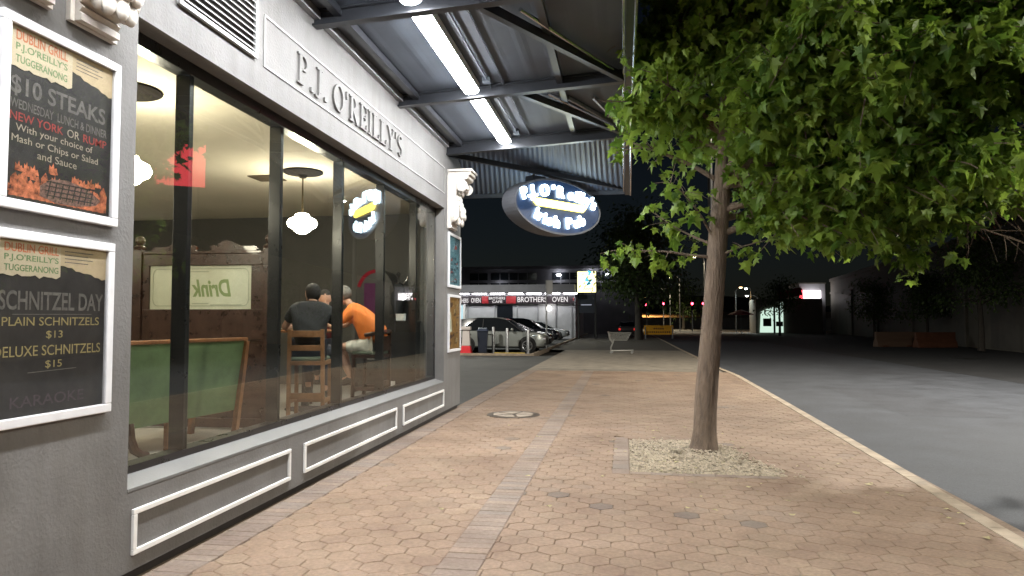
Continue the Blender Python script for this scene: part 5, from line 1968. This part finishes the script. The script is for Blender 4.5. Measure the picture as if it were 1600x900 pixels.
# ================================================================== STREET FURNITURE
for i, (x, y, hh, lab) in enumerate(((-6.15, 33.2, 1.28, 'steel bollard just right of the dark blue bin'), (-5.45, 33.0, 1.22, 'steel bollard in front of the middle of the silver car'), (-4.5, 33.4, 1.15, 'steel bollard by the front wheel of the silver car'))):
    t = thing('bollard', lab, 'bollard', (x, y, -0.01), 0, 'steel bollards by the car park')
    MB().lathe([(0.075, 0), (0.075, hh - 0.03), (0.06, hh), (0.01, hh + 0.01)], 16).build('post', METAL, t, smooth=True)
    MB().lathe([(0.12, 0), (0.12, 0.012), (0.078, 0.02)], 16).build('base_plate', METAL, t)
t = thing('bin', 'dark blue wheeled bin between the bollards and the red barrier', 'bin', (-6.55, 32.6, -0.01), R(8))
MB().add([(-0.19, -0.22, 0.08), (0.19, -0.22, 0.08), (0.19, 0.2, 0.08), (-0.19, 0.2, 0.08), (-0.25, -0.28, 1.08), (0.25, -0.28, 1.08), (0.25, 0.27, 1.08), (-0.25, 0.27, 1.08)],
         [(3, 2, 1, 0), (4, 5, 6, 7), (0, 1, 5, 4), (1, 2, 6, 5), (2, 3, 7, 6), (3, 0, 4, 7)]).build('body', mat('bin_blue', (0.015, 0.02, 0.035), 0.5), t, bevel=0.02)
MB().add([(-0.28, -0.32, 1.085), (0.28, -0.32, 1.085), (0.28, 0.3, 1.085), (-0.28, 0.3, 1.085), (-0.2, -0.25, 1.2), (0.2, -0.25, 1.2), (0.2, 0.25, 1.25), (-0.2, 0.25, 1.25)],
         [(3, 2, 1, 0), (4, 5, 6, 7), (0, 1, 5, 4), (1, 2, 6, 5), (2, 3, 7, 6), (3, 0, 4, 7)]).build('lid', mat('bin_lid', (0.02, 0.03, 0.06), 0.45), t, bevel=0.02)
for s in (-1, 1):
    MB().lathe([(0.1, -0.025), (0.1, 0.025)], 16, Matrix.Translation((s * 0.2, 0.22, 0.1)) @ Matrix.Rotation(PI / 2, 4, 'Y')).build('wheel', TYRE, t)
t = thing('road_barrier', 'white plastic barrier with a bright red base beside the pub corner', 'barrier', (-7.2, 32.0, -0.01), R(5))
MB().add([(-0.26, -0.3, 0), (0.26, -0.3, 0), (0.26, 0.3, 0), (-0.26, 0.3, 0), (-0.2, -0.22, 0.42), (0.2, -0.22, 0.42), (0.2, 0.22, 0.42), (-0.2, 0.22, 0.42)],
         [(3, 2, 1, 0), (4, 5, 6, 7), (0, 1, 5, 4), (1, 2, 6, 5), (2, 3, 7, 6), (3, 0, 4, 7)]).build('base', mat('barrier_red', (0.6, 0.02, 0.03), 0.45), t, bevel=0.02)
MB().add([(-0.19, -0.2, 0.425), (0.19, -0.2, 0.425), (0.19, 0.2, 0.425), (-0.19, 0.2, 0.425), (-0.15, -0.14, 1.15), (0.15, -0.14, 1.15), (0.15, 0.14, 1.15), (-0.15, 0.14, 1.15)],
         [(3, 2, 1, 0), (4, 5, 6, 7), (0, 1, 5, 4), (1, 2, 6, 5), (2, 3, 7, 6), (3, 0, 4, 7)]).build('body', mat('barrier_white', (0.55, 0.5, 0.47), 0.5), t, bevel=0.02)
MB().box(-0.22, 0.22, -0.2, 0.2, 1.15, 1.3).build('cap', mat('barrier_white', (0.55, 0.5, 0.47), 0.5), t, bevel=0.03)
t = thing('sign_post', 'tall thin pole with a pale plate by the parked cars', 'sign', (-4.0, 36.9, -0.01), R(10))
MB().tube([(0, 0, 0), (0, 0, 3.7)], 0.04, 10).build('pole', METAL, t)
MB().box(0.04, 0.33, -0.015, 0.015, 2.95, 3.7).build('plate', mat('plate_grey', (0.42, 0.42, 0.42), 0.5, 0.3), t, bevel=0.006)
t = thing('kerb_block', 'low yellow wheel stop at the edge of the lane', 'wheel stop', (-5.2, 32.2, -0.01))
MB().add([(-0.75, -0.1, 0), (0.75, -0.1, 0), (0.75, 0.1, 0), (-0.75, 0.1, 0), (-0.7, -0.06, 0.11), (0.7, -0.06, 0.11), (0.7, 0.06, 0.11), (-0.7, 0.06, 0.11)],
         [(3, 2, 1, 0), (4, 5, 6, 7), (0, 1, 5, 4), (1, 2, 6, 5), (2, 3, 7, 6), (3, 0, 4, 7)]).build('block', mat('stop_yellow', (0.42, 0.3, 0.07), 0.8, 0, 0.35, 12), t)

# shopping trolley
t = thing('shopping_trolley', 'empty metal shopping trolley left on the footpath past the driveway', 'trolley', (-0.15, 34.4, -0.005), R(-4))
TR = mat('trolley_chrome', (0.62, 0.62, 0.58), 0.3, 0.7)
b_ = MB()
for s in (-1, 1):
    y = s * 0.24
    b_.tube([(-0.55, y, 1.0), (-0.5, y, 0.7), (-0.36, y * 0.95, 0.5), (-0.46, y * 0.95, 0.26), (-0.42, y, 0.13), (0.6, y * 0.7, 0.16)], 0.02, 7)
    b_.tube([(-0.36, y, 0.5), (-0.3, y, 0.68)], 0.016, 6)
b_.tube([(0.6, -0.17, 0.16), (0.6, 0.17, 0.16)], 0.018, 6)
b_.tube([(-0.42, -0.24, 0.13), (-0.42, 0.24, 0.13)], 0.018, 6)
b_.build('frame', TR, t, smooth=True)
bs = MB()
for k in range(7):
    z = 0.62 + k * 0.06
    g0 = 0.04 * k
    x0, x1, w0, w1 = -0.5, 0.32 + 0.035 * k, 0.25, 0.17
    q = [(x0, -w0, z + 0.02), (x1, -w1, z + 0.01), (x1, w1, z + 0.01), (x0, w0, z + 0.02), (x0, -w0, z + 0.02)]
    bs.tube(q, 0.012 if k in (0, 6) else 0.006, 5)
for k in range(13):
    u = k / 12
    x = -0.5 + u * 0.82
    wv = 0.25 - 0.08 * u
    for s in (-1, 1):
        bs.tube([(x, s * wv, 0.63), (x + 0.2 * u, s * wv, 1.0)], 0.005, 4)
    bs.tube([(x, -wv, 0.625), (x, wv, 0.625)], 0.005, 4)
bs.build('basket', TR, t)
MB().tube([(-0.57, -0.27, 1.03), (-0.57, 0.27, 1.03)], 0.022, 8).build('handle', mat('handle_red', (0.35, 0.3, 0.28), 0.4), t)
for (x, y) in ((-0.42, -0.24), (-0.42, 0.24), (0.55, -0.17), (0.55, 0.17)):
    MB().lathe([(0.06, -0.016), (0.06, 0.016)], 14, Matrix.Translation((x, y, 0.06)) @ Matrix.Rotation(PI / 2, 4, 'X')).build('wheel', mat('trolley_wheel', (0.25, 0.25, 0.24), 0.5), t)

# orange notice board on legs
t = thing('barrier_board', 'orange yellow roadside barrier board with dark markings on legs', 'barrier', (3.0, 62, -0.01), R(6))
MB().box(-1.25, 1.25, -0.03, 0.03, 0.35, 1.15).build('board', mat('board_orange', (0.85, 0.4, 0.02), 0.6, 0, 0.15, 5), t, bevel=0.01)
mb = MB()
for row, (z, n_, wd) in enumerate(((0.86, 5, 0.13), (0.56, 11, 0.12))):
    for k in range(n_):
        x = (k - (n_ - 1) / 2) * 0.185
        mb.box(x - wd / 2, x + wd / 2, -0.036, -0.031, z - 0.06, z + 0.08)
mb.build('marking', mat('board_ink', (0.2, 0.08, 0.02), 0.7), t)
for s in (-1, 1):
    MB().bar((s * 1.15, -0.25, 0), (s * 1.15, 0.0, 1.1), 0.06, 0.05).build('leg', METAL, t)
    MB().bar((s * 1.15, 0.25, 0), (s * 1.15, 0.04, 1.1), 0.06, 0.05).build('leg', METAL, t)


# traffic lights
def traffic_light(lab, x, y, h, rz=0.0, glow=1.0):
    t = thing('traffic_light', lab, 'traffic light', (x, y, 0), rz, 'traffic lights showing red')
    MB().tube([(0, 0.1, 0), (0, 0.1, h)], 0.07, 10).build('pole', METAL, t)
    MB().box(-0.19, 0.19, -0.12, 0.08, h - 0.75, h + 0.38).build('housing', TRIM, t, bevel=0.03)
    for k, (nm, m_) in enumerate((('lamp', emis('signal_red', (1.0, 0.03, 0.06), 30)), ('lamp', mat('signal_off', (0.03, 0.025, 0.01), 0.3)), ('lamp', mat('signal_off', (0.03, 0.025, 0.01), 0.3)))):
        zc = h + 0.18 - k * 0.36
        MB().sphere((0, -0.12, zc), 0.16, 0.05, 0.16, 16, 8).build('lamp', m_, t, smooth=True)
        vs = []
        N = 10
        for yy in (-0.12, -0.36):
            vs += [(0.175 * math.cos(R(-10 + 200 * i / N)), yy, zc + 0.175 * math.sin(R(-10 + 200 * i / N))) for i in range(N + 1)]
        fs = [(i, i + 1, N + 2 + i, N + 1 + i) for i in range(N)]
        MB().add(vs, fs).build('visor', TRIM, t)
    return t


for lab, x, y, z in (('red traffic light left of the dark tree trunk', -1.4, 100, 3.6), ('red traffic light just right of the dark tree trunk', 3.2, 100, 3.5), ('small red traffic light between the dark tree and the tall pole', 6.3, 114, 4.0),
                     ('red traffic light on the tall pole left of the street tree', 9.5, 101, 3.7), ('red traffic light touching the left edge of the street tree trunk', 11.0, 101, 3.7)):
    traffic_light(lab, x, y, z)


# street lamps
def street_lamp(lab, x, y, h, col, e, power, rz=0.0, arm=1.2, group='street lamps in the distance', cone=150, pole=None):
    t = thing('street_lamp', lab, 'street lamp', (x, y, -0.1), rz, group)
    MB().tube([(0, 0, 0), (0, 0, h * 0.95), (0.12, 0, h * 1.0), (0.5, 0, h + 0.12), (arm, 0, h + 0.18)], [0.09, 0.07, 0.055, 0.045, 0.04], 10).build('pole', pole or METAL, t, smooth=True)
    MB().box(arm - 0.1, arm + 0.5, -0.14, 0.14, h + 0.12, h + 0.24).build('head', METAL, t, bevel=0.03)
    MB().sphere((arm + 0.22, 0, h + 0.11), 0.2, 0.14, 0.12, 14, 8).build('lamp', emis('lamp_%s' % lab[:12].replace(' ', '_'), col, e), t, smooth=True)
    if power:
        ld = bpy.data.lights.new('lamp_light', 'SPOT')
        ld.energy = power
        ld.color = col
        ld.spot_size = R(cone)
        ld.spot_blend = 0.6
        ld.shadow_soft_size = 0.18
        lo = bpy.data.objects.new('lamp_light', ld)
        COL.objects.link(lo)
        lo.parent = t
        lo.location = (arm + 0.22, 0, h - 0.06)
    return t


WARM, COOL, SOD = (1.0, 0.83, 0.55), (0.85, 1.0, 0.95), (1.0, 0.6, 0.25)
street_lamp('high pale street lamp touching the left edge of the street tree trunk', 12.0, 108, 11.0, WARM, 30, 2500, PI)
street_lamp('warm street lamp over the middle of the distant crossing', 8.2, 106, 7.9, WARM, 30, 2500, PI)
street_lamp('small warm street lamp low above the far traffic lights', 7.8, 121, 6.8, WARM, 25, 3500, PI)
street_lamp('bluish white street lamp right of the street tree trunk', 15.2, 100, 5.9, COOL, 25, 900, 0)
street_lamp('orange street lamp right of the bluish white one', 18.6, 108, 6.4, SOD, 25, 1200, PI)
street_lamp('low white street lamp before the dark shopfronts', 18.6, 103, 5.0, (1, 0.97, 0.9), 25, 500, PI)
street_lamp('sodium street lamp on the bank beyond the low wall', 3.4, 158, 6.5, SOD, 8, 6000, 0)
street_lamp('street lamp over the road to the right, outside the photo', 12.6, 15.0, 8.6, (1.0, 0.97, 0.9), 60, 8500, PI, 2.6, 'street lamps near the pub', 174)

street_lamp('car park lamp round the pub corner, hidden behind the building', -10.5, 25.0, 7.5, (1.0, 0.95, 0.85), 40, 3400, PI / 2, 1.2, 'street lamps near the pub', 177)  # unseen lamp added to brighten the lane and parked cars
street_lamp('street lamp across the road from the posters, outside the photo', 13.2, 4.0, 8.8, (1.0, 0.95, 0.82), 60, 4200, PI, 2.6, 'street lamps near the pub', 174)  # unseen lamp added to light the front of the tree crown
street_lamp('car park lamp among the parked cars, hidden behind the pub', -14.0, 50.0, 9.0, (0.95, 1.0, 0.92), 40, 4200, 0, 1.2, 'street lamps near the pub', 178)  # unseen lamp added to brighten the dark tree and the shops
street_lamp('street lamp at the kerb beyond the tree, its post hidden behind the trunk', 2.75, 22.9, 8.2, (1.0, 0.9, 0.72), 40, 2100, 0, 1.4, 'street lamps near the pub', 178, TRIM)  # added lamp set out of sight to brighten the far footpath and crown

# orange plastic barriers by the garage wall
ORB = mat('barrier_orange', (0.13, 0.05, 0.026), 0.55, 0, 0.2, 4)
for i, (x, y, lab) in enumerate(((17.2, 48.6, 'pale orange plastic water barrier at the kerb, left of its twin'), (19.2, 47.6, 'bright orange plastic water barrier near the thin tree'))):
    t = thing('water_barrier', lab, 'barrier', (x, y, -0.11), R(14), 'plastic barriers along the far kerb')
    MB().prism([(-0.3, 0), (0.3, 0), (0.24, 0.3), (0.1, 0.5), (0.08, 0.95), (-0.08, 0.95), (-0.1, 0.5), (-0.24, 0.3)], -1.3, 1.3, frame((0, 0, 0), (0, 1, 0))).build('body', ORB if i else mat('barrier_faded', (0.14, 0.085, 0.055), 0.6), t, bevel=0.02)
    for s in (-1, 1):
        MB().box(s * 0.8 - 0.2, s * 0.8 + 0.2, -0.33, 0.33, 0.0, 0.1).build('foot', ORB, t, bevel=0.02)

# ================================================================== BUILDINGS BEYOND
GREYW = mat('grey_wall_far', (0.2, 0.19, 0.21), 0.8, 0, 0.15, 1)
PALEW = mat('pale_shopfront', (0.42, 0.42, 0.44), 0.6, 0, 0.12, 1.5)
DGL = mat('dark_window', (0.012, 0.014, 0.018), 0.12, 0)
SBLACK = mat('sign_black', (0.02, 0.012, 0.016), 0.5)
SRED = mat('sign_red_panel', (0.32, 0.015, 0.02), 0.5)
rb = thing('takeaway_shop', 'single storey takeaway shop with a red and black sign band and lit soffit', 'shop', (-13.5, 61, 0))


def B(mb, name, m, parent, **k):
    return P(mb, name, m, parent, **k)


B(MB().box(-30, -4.1, 61.2, 74, -0.05, 4.0), 'wall', PALEW, rb)
B(MB().box(-30, -4.0, 58.9, 61.2, 3.92, 4.6).box(-30, -4.0, 61.2, 74, 4.0, 4.6), 'parapet', GREYW, rb)
B(MB().box(-30, -4.2, 61.0, 61.19, 3.02, 3.72), 'sign_band', SBLACK, rb)
TS = frame((0, 60.995, 0), (1, 0, 0))
for (a, b) in ((-9.75, -8.8), (-12.1, -11.0)):
    pass
B(MB().box(-12.35, -11.75, 60.98, 60.998, 3.05, 3.7).box(-10.15, -9.3, 60.98, 60.998, 3.05, 3.7).box(-6.3 + 2.0, -4.22, 60.98, 60.998, 3.3, 3.5), 'sign_panel', SRED, rb)
SLIT = emis('shop_letters', (1, 0.96, 0.95), 0.75)
mb = MB()
for body, a, b, z0, z1 in (('BROTHERS', -14.9, -13.55, 3.12, 3.5), ('OVEN', -13.3, -12.45, 3.12, 3.55), ('BROTHERS', -9.15, -6.55, 3.16, 3.62), ('OVEN', -6.1, -4.75, 3.16, 3.62), ('BROTHERS', -11.7, -10.25, 3.4, 3.62), ('CAFE', -11.4, -10.5, 3.1, 3.32)):
    fit_text(mb, body, a, b, z0, z1, TS, 0.01, 0.012)
B(mb, 'sign_lettering', SLIT, rb)
SOF = emis('soffit_glow', (0.98, 0.97, 1.0), 22)
for k in range(9):
    x = -17.2 + k * 1.6
    B(MB().box(x - 0.62, x + 0.62, 60.2, 60.32, 3.84, 3.915), 'soffit_light', SOF, rb)
for x in (-13.6, -11.2, -9.2, -7.4, -5.8, -4.4):
    B(MB().box(x - 0.05, x + 0.05, 61.1, 61.198, 0, 3.0), 'window_frame', mat('alu_far', (0.3, 0.3, 0.32), 0.5, 0.4), rb)
B(MB().box(-11.0, -9.6, 61.12, 61.196, 0.1, 2.9), 'door', DGL, rb)
B(MB().box(-20, -13.9, 61.1, 61.19, 0.9, 2.9), 'lit_window', emis('window_cyan', (0.55, 0.85, 0.95), 0.8), rb)
for x in (-15.2, -14.6, -16.2):
    B(MB().box(x - 0.04, x + 0.04, 61.05, 61.095, 0.5, 2.95), 'window_frame', TRIM, rb)
B(MB().box(-14.0, -13.8, 60.8, 61.19, 0, 3.0), 'column', WHITE, rb)
B(MB().sphere((-6.35, 60.6, 2.6), 0.22), 'globe_light', emis('globe_far', (1, 0.97, 0.9), 10), rb)
B(MB().box(-20, -15.0, 59.6, 60.8, 0.0, 0.9), 'counter', PALEW, rb)

ub = thing('office_building', 'dim grey upper storey block with two rows of dark windows behind the takeaway', 'building', (-9, 80, 0))
B(MB().box(-19.0, 1.5, 80, 95, -0.05, 7.4), 'wall', GREYW, ub)
for (z0, z1) in ((5.05, 5.85), (6.2, 7.0)):
    for (a, b) in ((-17.6, -15.5), (-15.1, -9.8), (-8.0, -4.0), (-3.6, 1.0)):
        wv = B(MB().box(a, b, 79.96, 79.997, z0, z1), 'window', DGL, ub)
        n_ = int((b - a) / 1.0)
        fr = MB()
        for k in range(1, n_):
            x = a + (b - a) * k / n_
            fr.box(x - 0.04, x + 0.04, 79.94, 79.958, z0, z1)
        if n_ > 1:
            sub(fr, 'window_frame', GREYW, wv)
B(MB().box(-19.2, 1.7, 79.6, 95.2, 7.4, 7.75), 'roof', GREYW, ub)
for x, z in ((-7.2, 6.7), (-3.6, 6.7), (-1.8, 6.7), (-13.9, 5.4)):
    B(MB().sphere((x, 79.5, z), 0.26 if z > 6 else 0.14, 0.12, 0.12), 'wall_lamp', emis('wall_lamp_far', (0.9, 0.95, 1), 40), ub)

# illuminated pylon sign
py = thing('pylon_sign', 'bright yellow illuminated box sign with blue splashes on dark legs', 'sign', (-3.05, 60, 0))
MB().box(-0.82, 0.82, -0.16, 0.16, 3.9, 5.75).build('sign_box', TRIM, py, bevel=0.02)
MB().box(-0.78, 0.78, -0.175, -0.161, 3.94, 5.71).build('sign_face', emis('pylon_yellow', (1.0, 0.93, 0.42), 2.2), py)
random.seed(8)
mb = MB()
for k in range(9):
    x, z = random.gauss(0.1, 0.22), random.gauss(5.0, 0.28)
    a = random.uniform(0.09, 0.2)
    mb.prism([(x + a * random.uniform(0.7, 1.2) * math.cos(2 * PI * q / 8), z + a * random.uniform(0.7, 1.2) * math.sin(2 * PI * q / 8)) for q in range(8)], 0.176, 0.18 + 0.001 * k, frame((0, 0, 0), (1, 0, 0)))
mb.build('blue_splash', emis('pylon_blue', (0.12, 0.62, 0.85), 1.1), py)
mb = MB()
for k in range(7):
    x = -0.28 + k * 0.11
    mb.bar((x, -0.178, 4.2 + 0.04 * (k % 2)), (x + 0.1, -0.178, 4.26 - 0.05 * (k % 2)), 0.012, 0.05)
mb.build('script_mark', SBLACK, py)
for s in (-1, 1):
    MB().box(s * 0.72 - 0.07, s * 0.72 + 0.07, -0.1, 0.1, 0, 3.9).build('leg', TRIM, py)
for z0, z1 in ((2.95, 3.75), (2.2, 2.8)):
    MB().box(-0.64, 0.64, -0.06, 0.06, z0, z1).build('tenant_panel', mat('tenant_dark', (0.03, 0.035, 0.05), 0.4), py)
MB().box(-0.5, 0.4, -0.07, -0.061, 2.85, 2.92).build('tenant_light', emis('tenant_glow', (0.7, 0.75, 0.9), 0.4), py)

# cross street: low wall lit orange, bank behind
t = thing('boundary_wall', 'long low pale wall on the far side of the cross street', 'wall', (10, 150, 0))
MB().box(-24, 40, 0, 0.4, -0.1, 2.0).build('wall', mat('far_wall', (0.3, 0.28, 0.25), 0.8, 0, 0.3, 0.4), t)
MB().box(-24.2, 40.2, -0.1, 0.5, 2.0, 2.15).build('coping', CONC, t)
bk = MB()
N = 40
for i in range(N):
    xa, xb = -20 + 70 * i / N, -20 + 70 * (i + 1) / N
    f = lambda x: 3.4 + 0.5 * noise.noise(Vector((x * 0.2, 3, 0)))
    bk.add([(xa, 151, 1.9), (xb, 151, 1.9), (xb, 172, f(xb)), (xa, 172, f(xa)), (xb, 200, 3.0), (xa, 200, 3.0)], [(0, 1, 2, 3), (3, 2, 4, 5)])
tag(bk.build('embankment', mat('bank_soil', (0.2, 0.13, 0.07), 0.9, 0, 0.4, 0.3)), 'orange lit bank behind the low wall', None, None, 'structure')
hills = MB()
N = 50
for i in range(N):
    xa, xb = -300 + 600 * i / N, -300 + 600 * (i + 1) / N
    h0, h1 = 10 + 7 * noise.noise(Vector((xa * 0.012, 0, 0))), 10 + 7 * noise.noise(Vector((xb * 0.012, 0, 0)))
    hills.add([(xa, 330, -1), (xb, 330, -1), (xb, 360, h1), (xa, 360, h0), (xb, 420, -1), (xa, 420, -1)], [(0, 1, 2, 3), (3, 2, 4, 5)])
tag(hills.build('hills', mat('hill_dark', (0.03, 0.035, 0.025), 0.95)), 'dark low rise beyond the cross street', None, None, 'structure')

# right side: garage block, corner shop with lit sign, lit white shopfront
GARW = mat('garage_wall', (0.17, 0.155, 0.13), 0.8, 0, 0.15, 0.5)
gd = Vector((27.0 - 20.2, 103 - 38, 0)).normalized()
ga = math.atan2(gd.y, gd.x)
gb = thing('garage_block', 'long dim garage building across the street with recessed wall panels', 'building', (20.3, 38.0, -0.1), ga)
MB().box(-30, 58, -14, 0, 0, 6.6).build('wall', GARW, gb)
MB().box(-30.2, 58.2, -14.2, 0.12, 6.6, 6.95).build('parapet', GARW, gb)
MB().box(-30, 58, 0.001, 0.1, 5.05, 5.25).build('string_course', GARW, gb)
for k in range(7):
    x = -24 + k * 11.5
    MB().box(x, x + 7.5, 0.002, 0.05, 0.1, 4.6).build('roller_door', mat('roller_door_grey', (0.13, 0.12, 0.105), 0.7, 0, 0.2, 0.8), gb)
    MB().box(x - 0.35, x - 0.05, 0.002, 0.16, 0, 5.04).build('pier', GARW, gb)
wn = thing('tower_block', 'tall dark block rising behind the garage building', 'building', (44, 70, -0.1), ga)
MB().box(-30, 30, -12, 0, 0, 15).build('wall', mat('tower_dark', (0.05, 0.05, 0.055), 0.8), wn)
MB().box(-30.4, 30.4, -12.4, 0.4, 15, 15.5).build('roof', mat('tower_dark', (0.05, 0.05, 0.055), 0.8), wn)
cs = thing('corner_shop', 'pale grey shop gable with a small bright red and white sign', 'shop', (24.0, 96.5, -0.1))
MB().box(-1.3, 1.9, 0, 8, 0, 6.4).build('wall', mat('shop_pale', (0.42, 0.41, 0.44), 0.7, 0, 0.1, 0.8), cs)
MB().box(-1.4, 2.0, -0.1, 8.1, 6.4, 6.55).build('roof', GARW, cs)
MB().box(-0.9, 1.3, -0.2, -0.02, 4.55, 5.5).build('sign_box', emis('shop_sign_white', (1, 0.93, 0.95), 4), cs)
MB().box(-1.28, -0.88, -0.22, -0.02, 4.5, 5.55).build('sign_end', emis('shop_sign_red', (1, 0.08, 0.1), 2.5), cs)
MB().box(-1.25, -0.5, -0.02, 0.02, 0.1, 2.4).build('door', DGL, cs)
ld = bpy.data.lights.new('sign_light', 'POINT')
ld.energy = 60
ld.shadow_soft_size = 0.4
lo = bpy.data.objects.new('sign_light', ld)
COL.objects.link(lo)
lo.parent = cs
lo.location = (0.2, -1.2, 4.9)

ws = thing('lit_shopfront', 'low white shopfront glowing pale green beside a dark shop with a red awning', 'shop', (18.8, 94, -0.1), R(-4))
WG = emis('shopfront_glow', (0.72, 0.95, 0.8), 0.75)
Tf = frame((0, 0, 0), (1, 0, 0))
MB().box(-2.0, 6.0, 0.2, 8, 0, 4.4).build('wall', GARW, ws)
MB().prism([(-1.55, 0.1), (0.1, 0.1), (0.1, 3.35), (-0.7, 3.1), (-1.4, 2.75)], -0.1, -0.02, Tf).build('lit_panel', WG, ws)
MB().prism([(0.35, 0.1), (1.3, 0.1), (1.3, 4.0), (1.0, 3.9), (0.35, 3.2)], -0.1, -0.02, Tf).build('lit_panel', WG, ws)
MB().box(-1.15, -0.15, -0.06, -0.0, 0.9, 1.9).build('window', DGL, ws)
MB().box(0.4, 1.25, -0.06, -0.0, 0.9, 1.5).build('window', DGL, ws)
MB().box(0.12, 0.33, -0.15, 0.1, 0, 3.4).build('column', TRIM, ws)
MB().add([(0.6, -1.6, 4.3), (3.4, -1.6, 4.9), (3.4, 0.1, 5.9), (0.6, 0.1, 5.2), (0.6, -1.6, 4.2), (3.4, -1.6, 4.8), (3.4, 0.1, 5.8), (0.6, 0.1, 5.1)],
         [(0, 1, 2, 3), (7, 6, 5, 4), (0, 4, 5, 1), (1, 5, 6, 2), (2, 6, 7, 3), (3, 7, 4, 0)]).build('awning', mat('awning_red', (0.25, 0.03, 0.03), 0.7), ws)
t = thing('market_umbrella', 'dull red umbrella outside the dark shopfronts', 'umbrella', (14.6, 92, -0.1))
MB().tube([(0, 0, 0), (0, 0, 2.9)], 0.03, 8).build('pole', METAL, t)
MB().lathe([(1.6, 2.35), (1.55, 2.42), (0.8, 2.75), (0.05, 3.0), (0.01, 3.02)], 8).build('canopy', mat('umbrella_red', (0.3, 0.03, 0.04), 0.7), t)

# red and blue roof sign across the street, seen mirrored in the pub window
t = thing('roof_sign', 'red and blue illuminated roof sign across the street, mirrored in the pub window', 'sign', (36.4, 61.0, 6.8), R(-34))
MB().box(-3.1, 3.1, 0.0, 0.3, 7.6, 12.1).build('sign_box', TRIM, t)
MB().box(-3.0, 1.4, -0.02, -0.002, 7.7, 12.0).build('red_face', emis('sign_red_lit', (1, 0.07, 0.09), 4), t)
MB().box(1.5, 3.0, -0.02, -0.002, 9.8, 11.2).build('blue_face', emis('sign_blue_lit', (0.05, 0.35, 1.0), 8), t)
for x in (-2.4, 2.4):
    MB().bar((x, 0.15, 0.0), (x, 0.15, 7.6), 0.22, 0.22).build('post', TRIM, t)
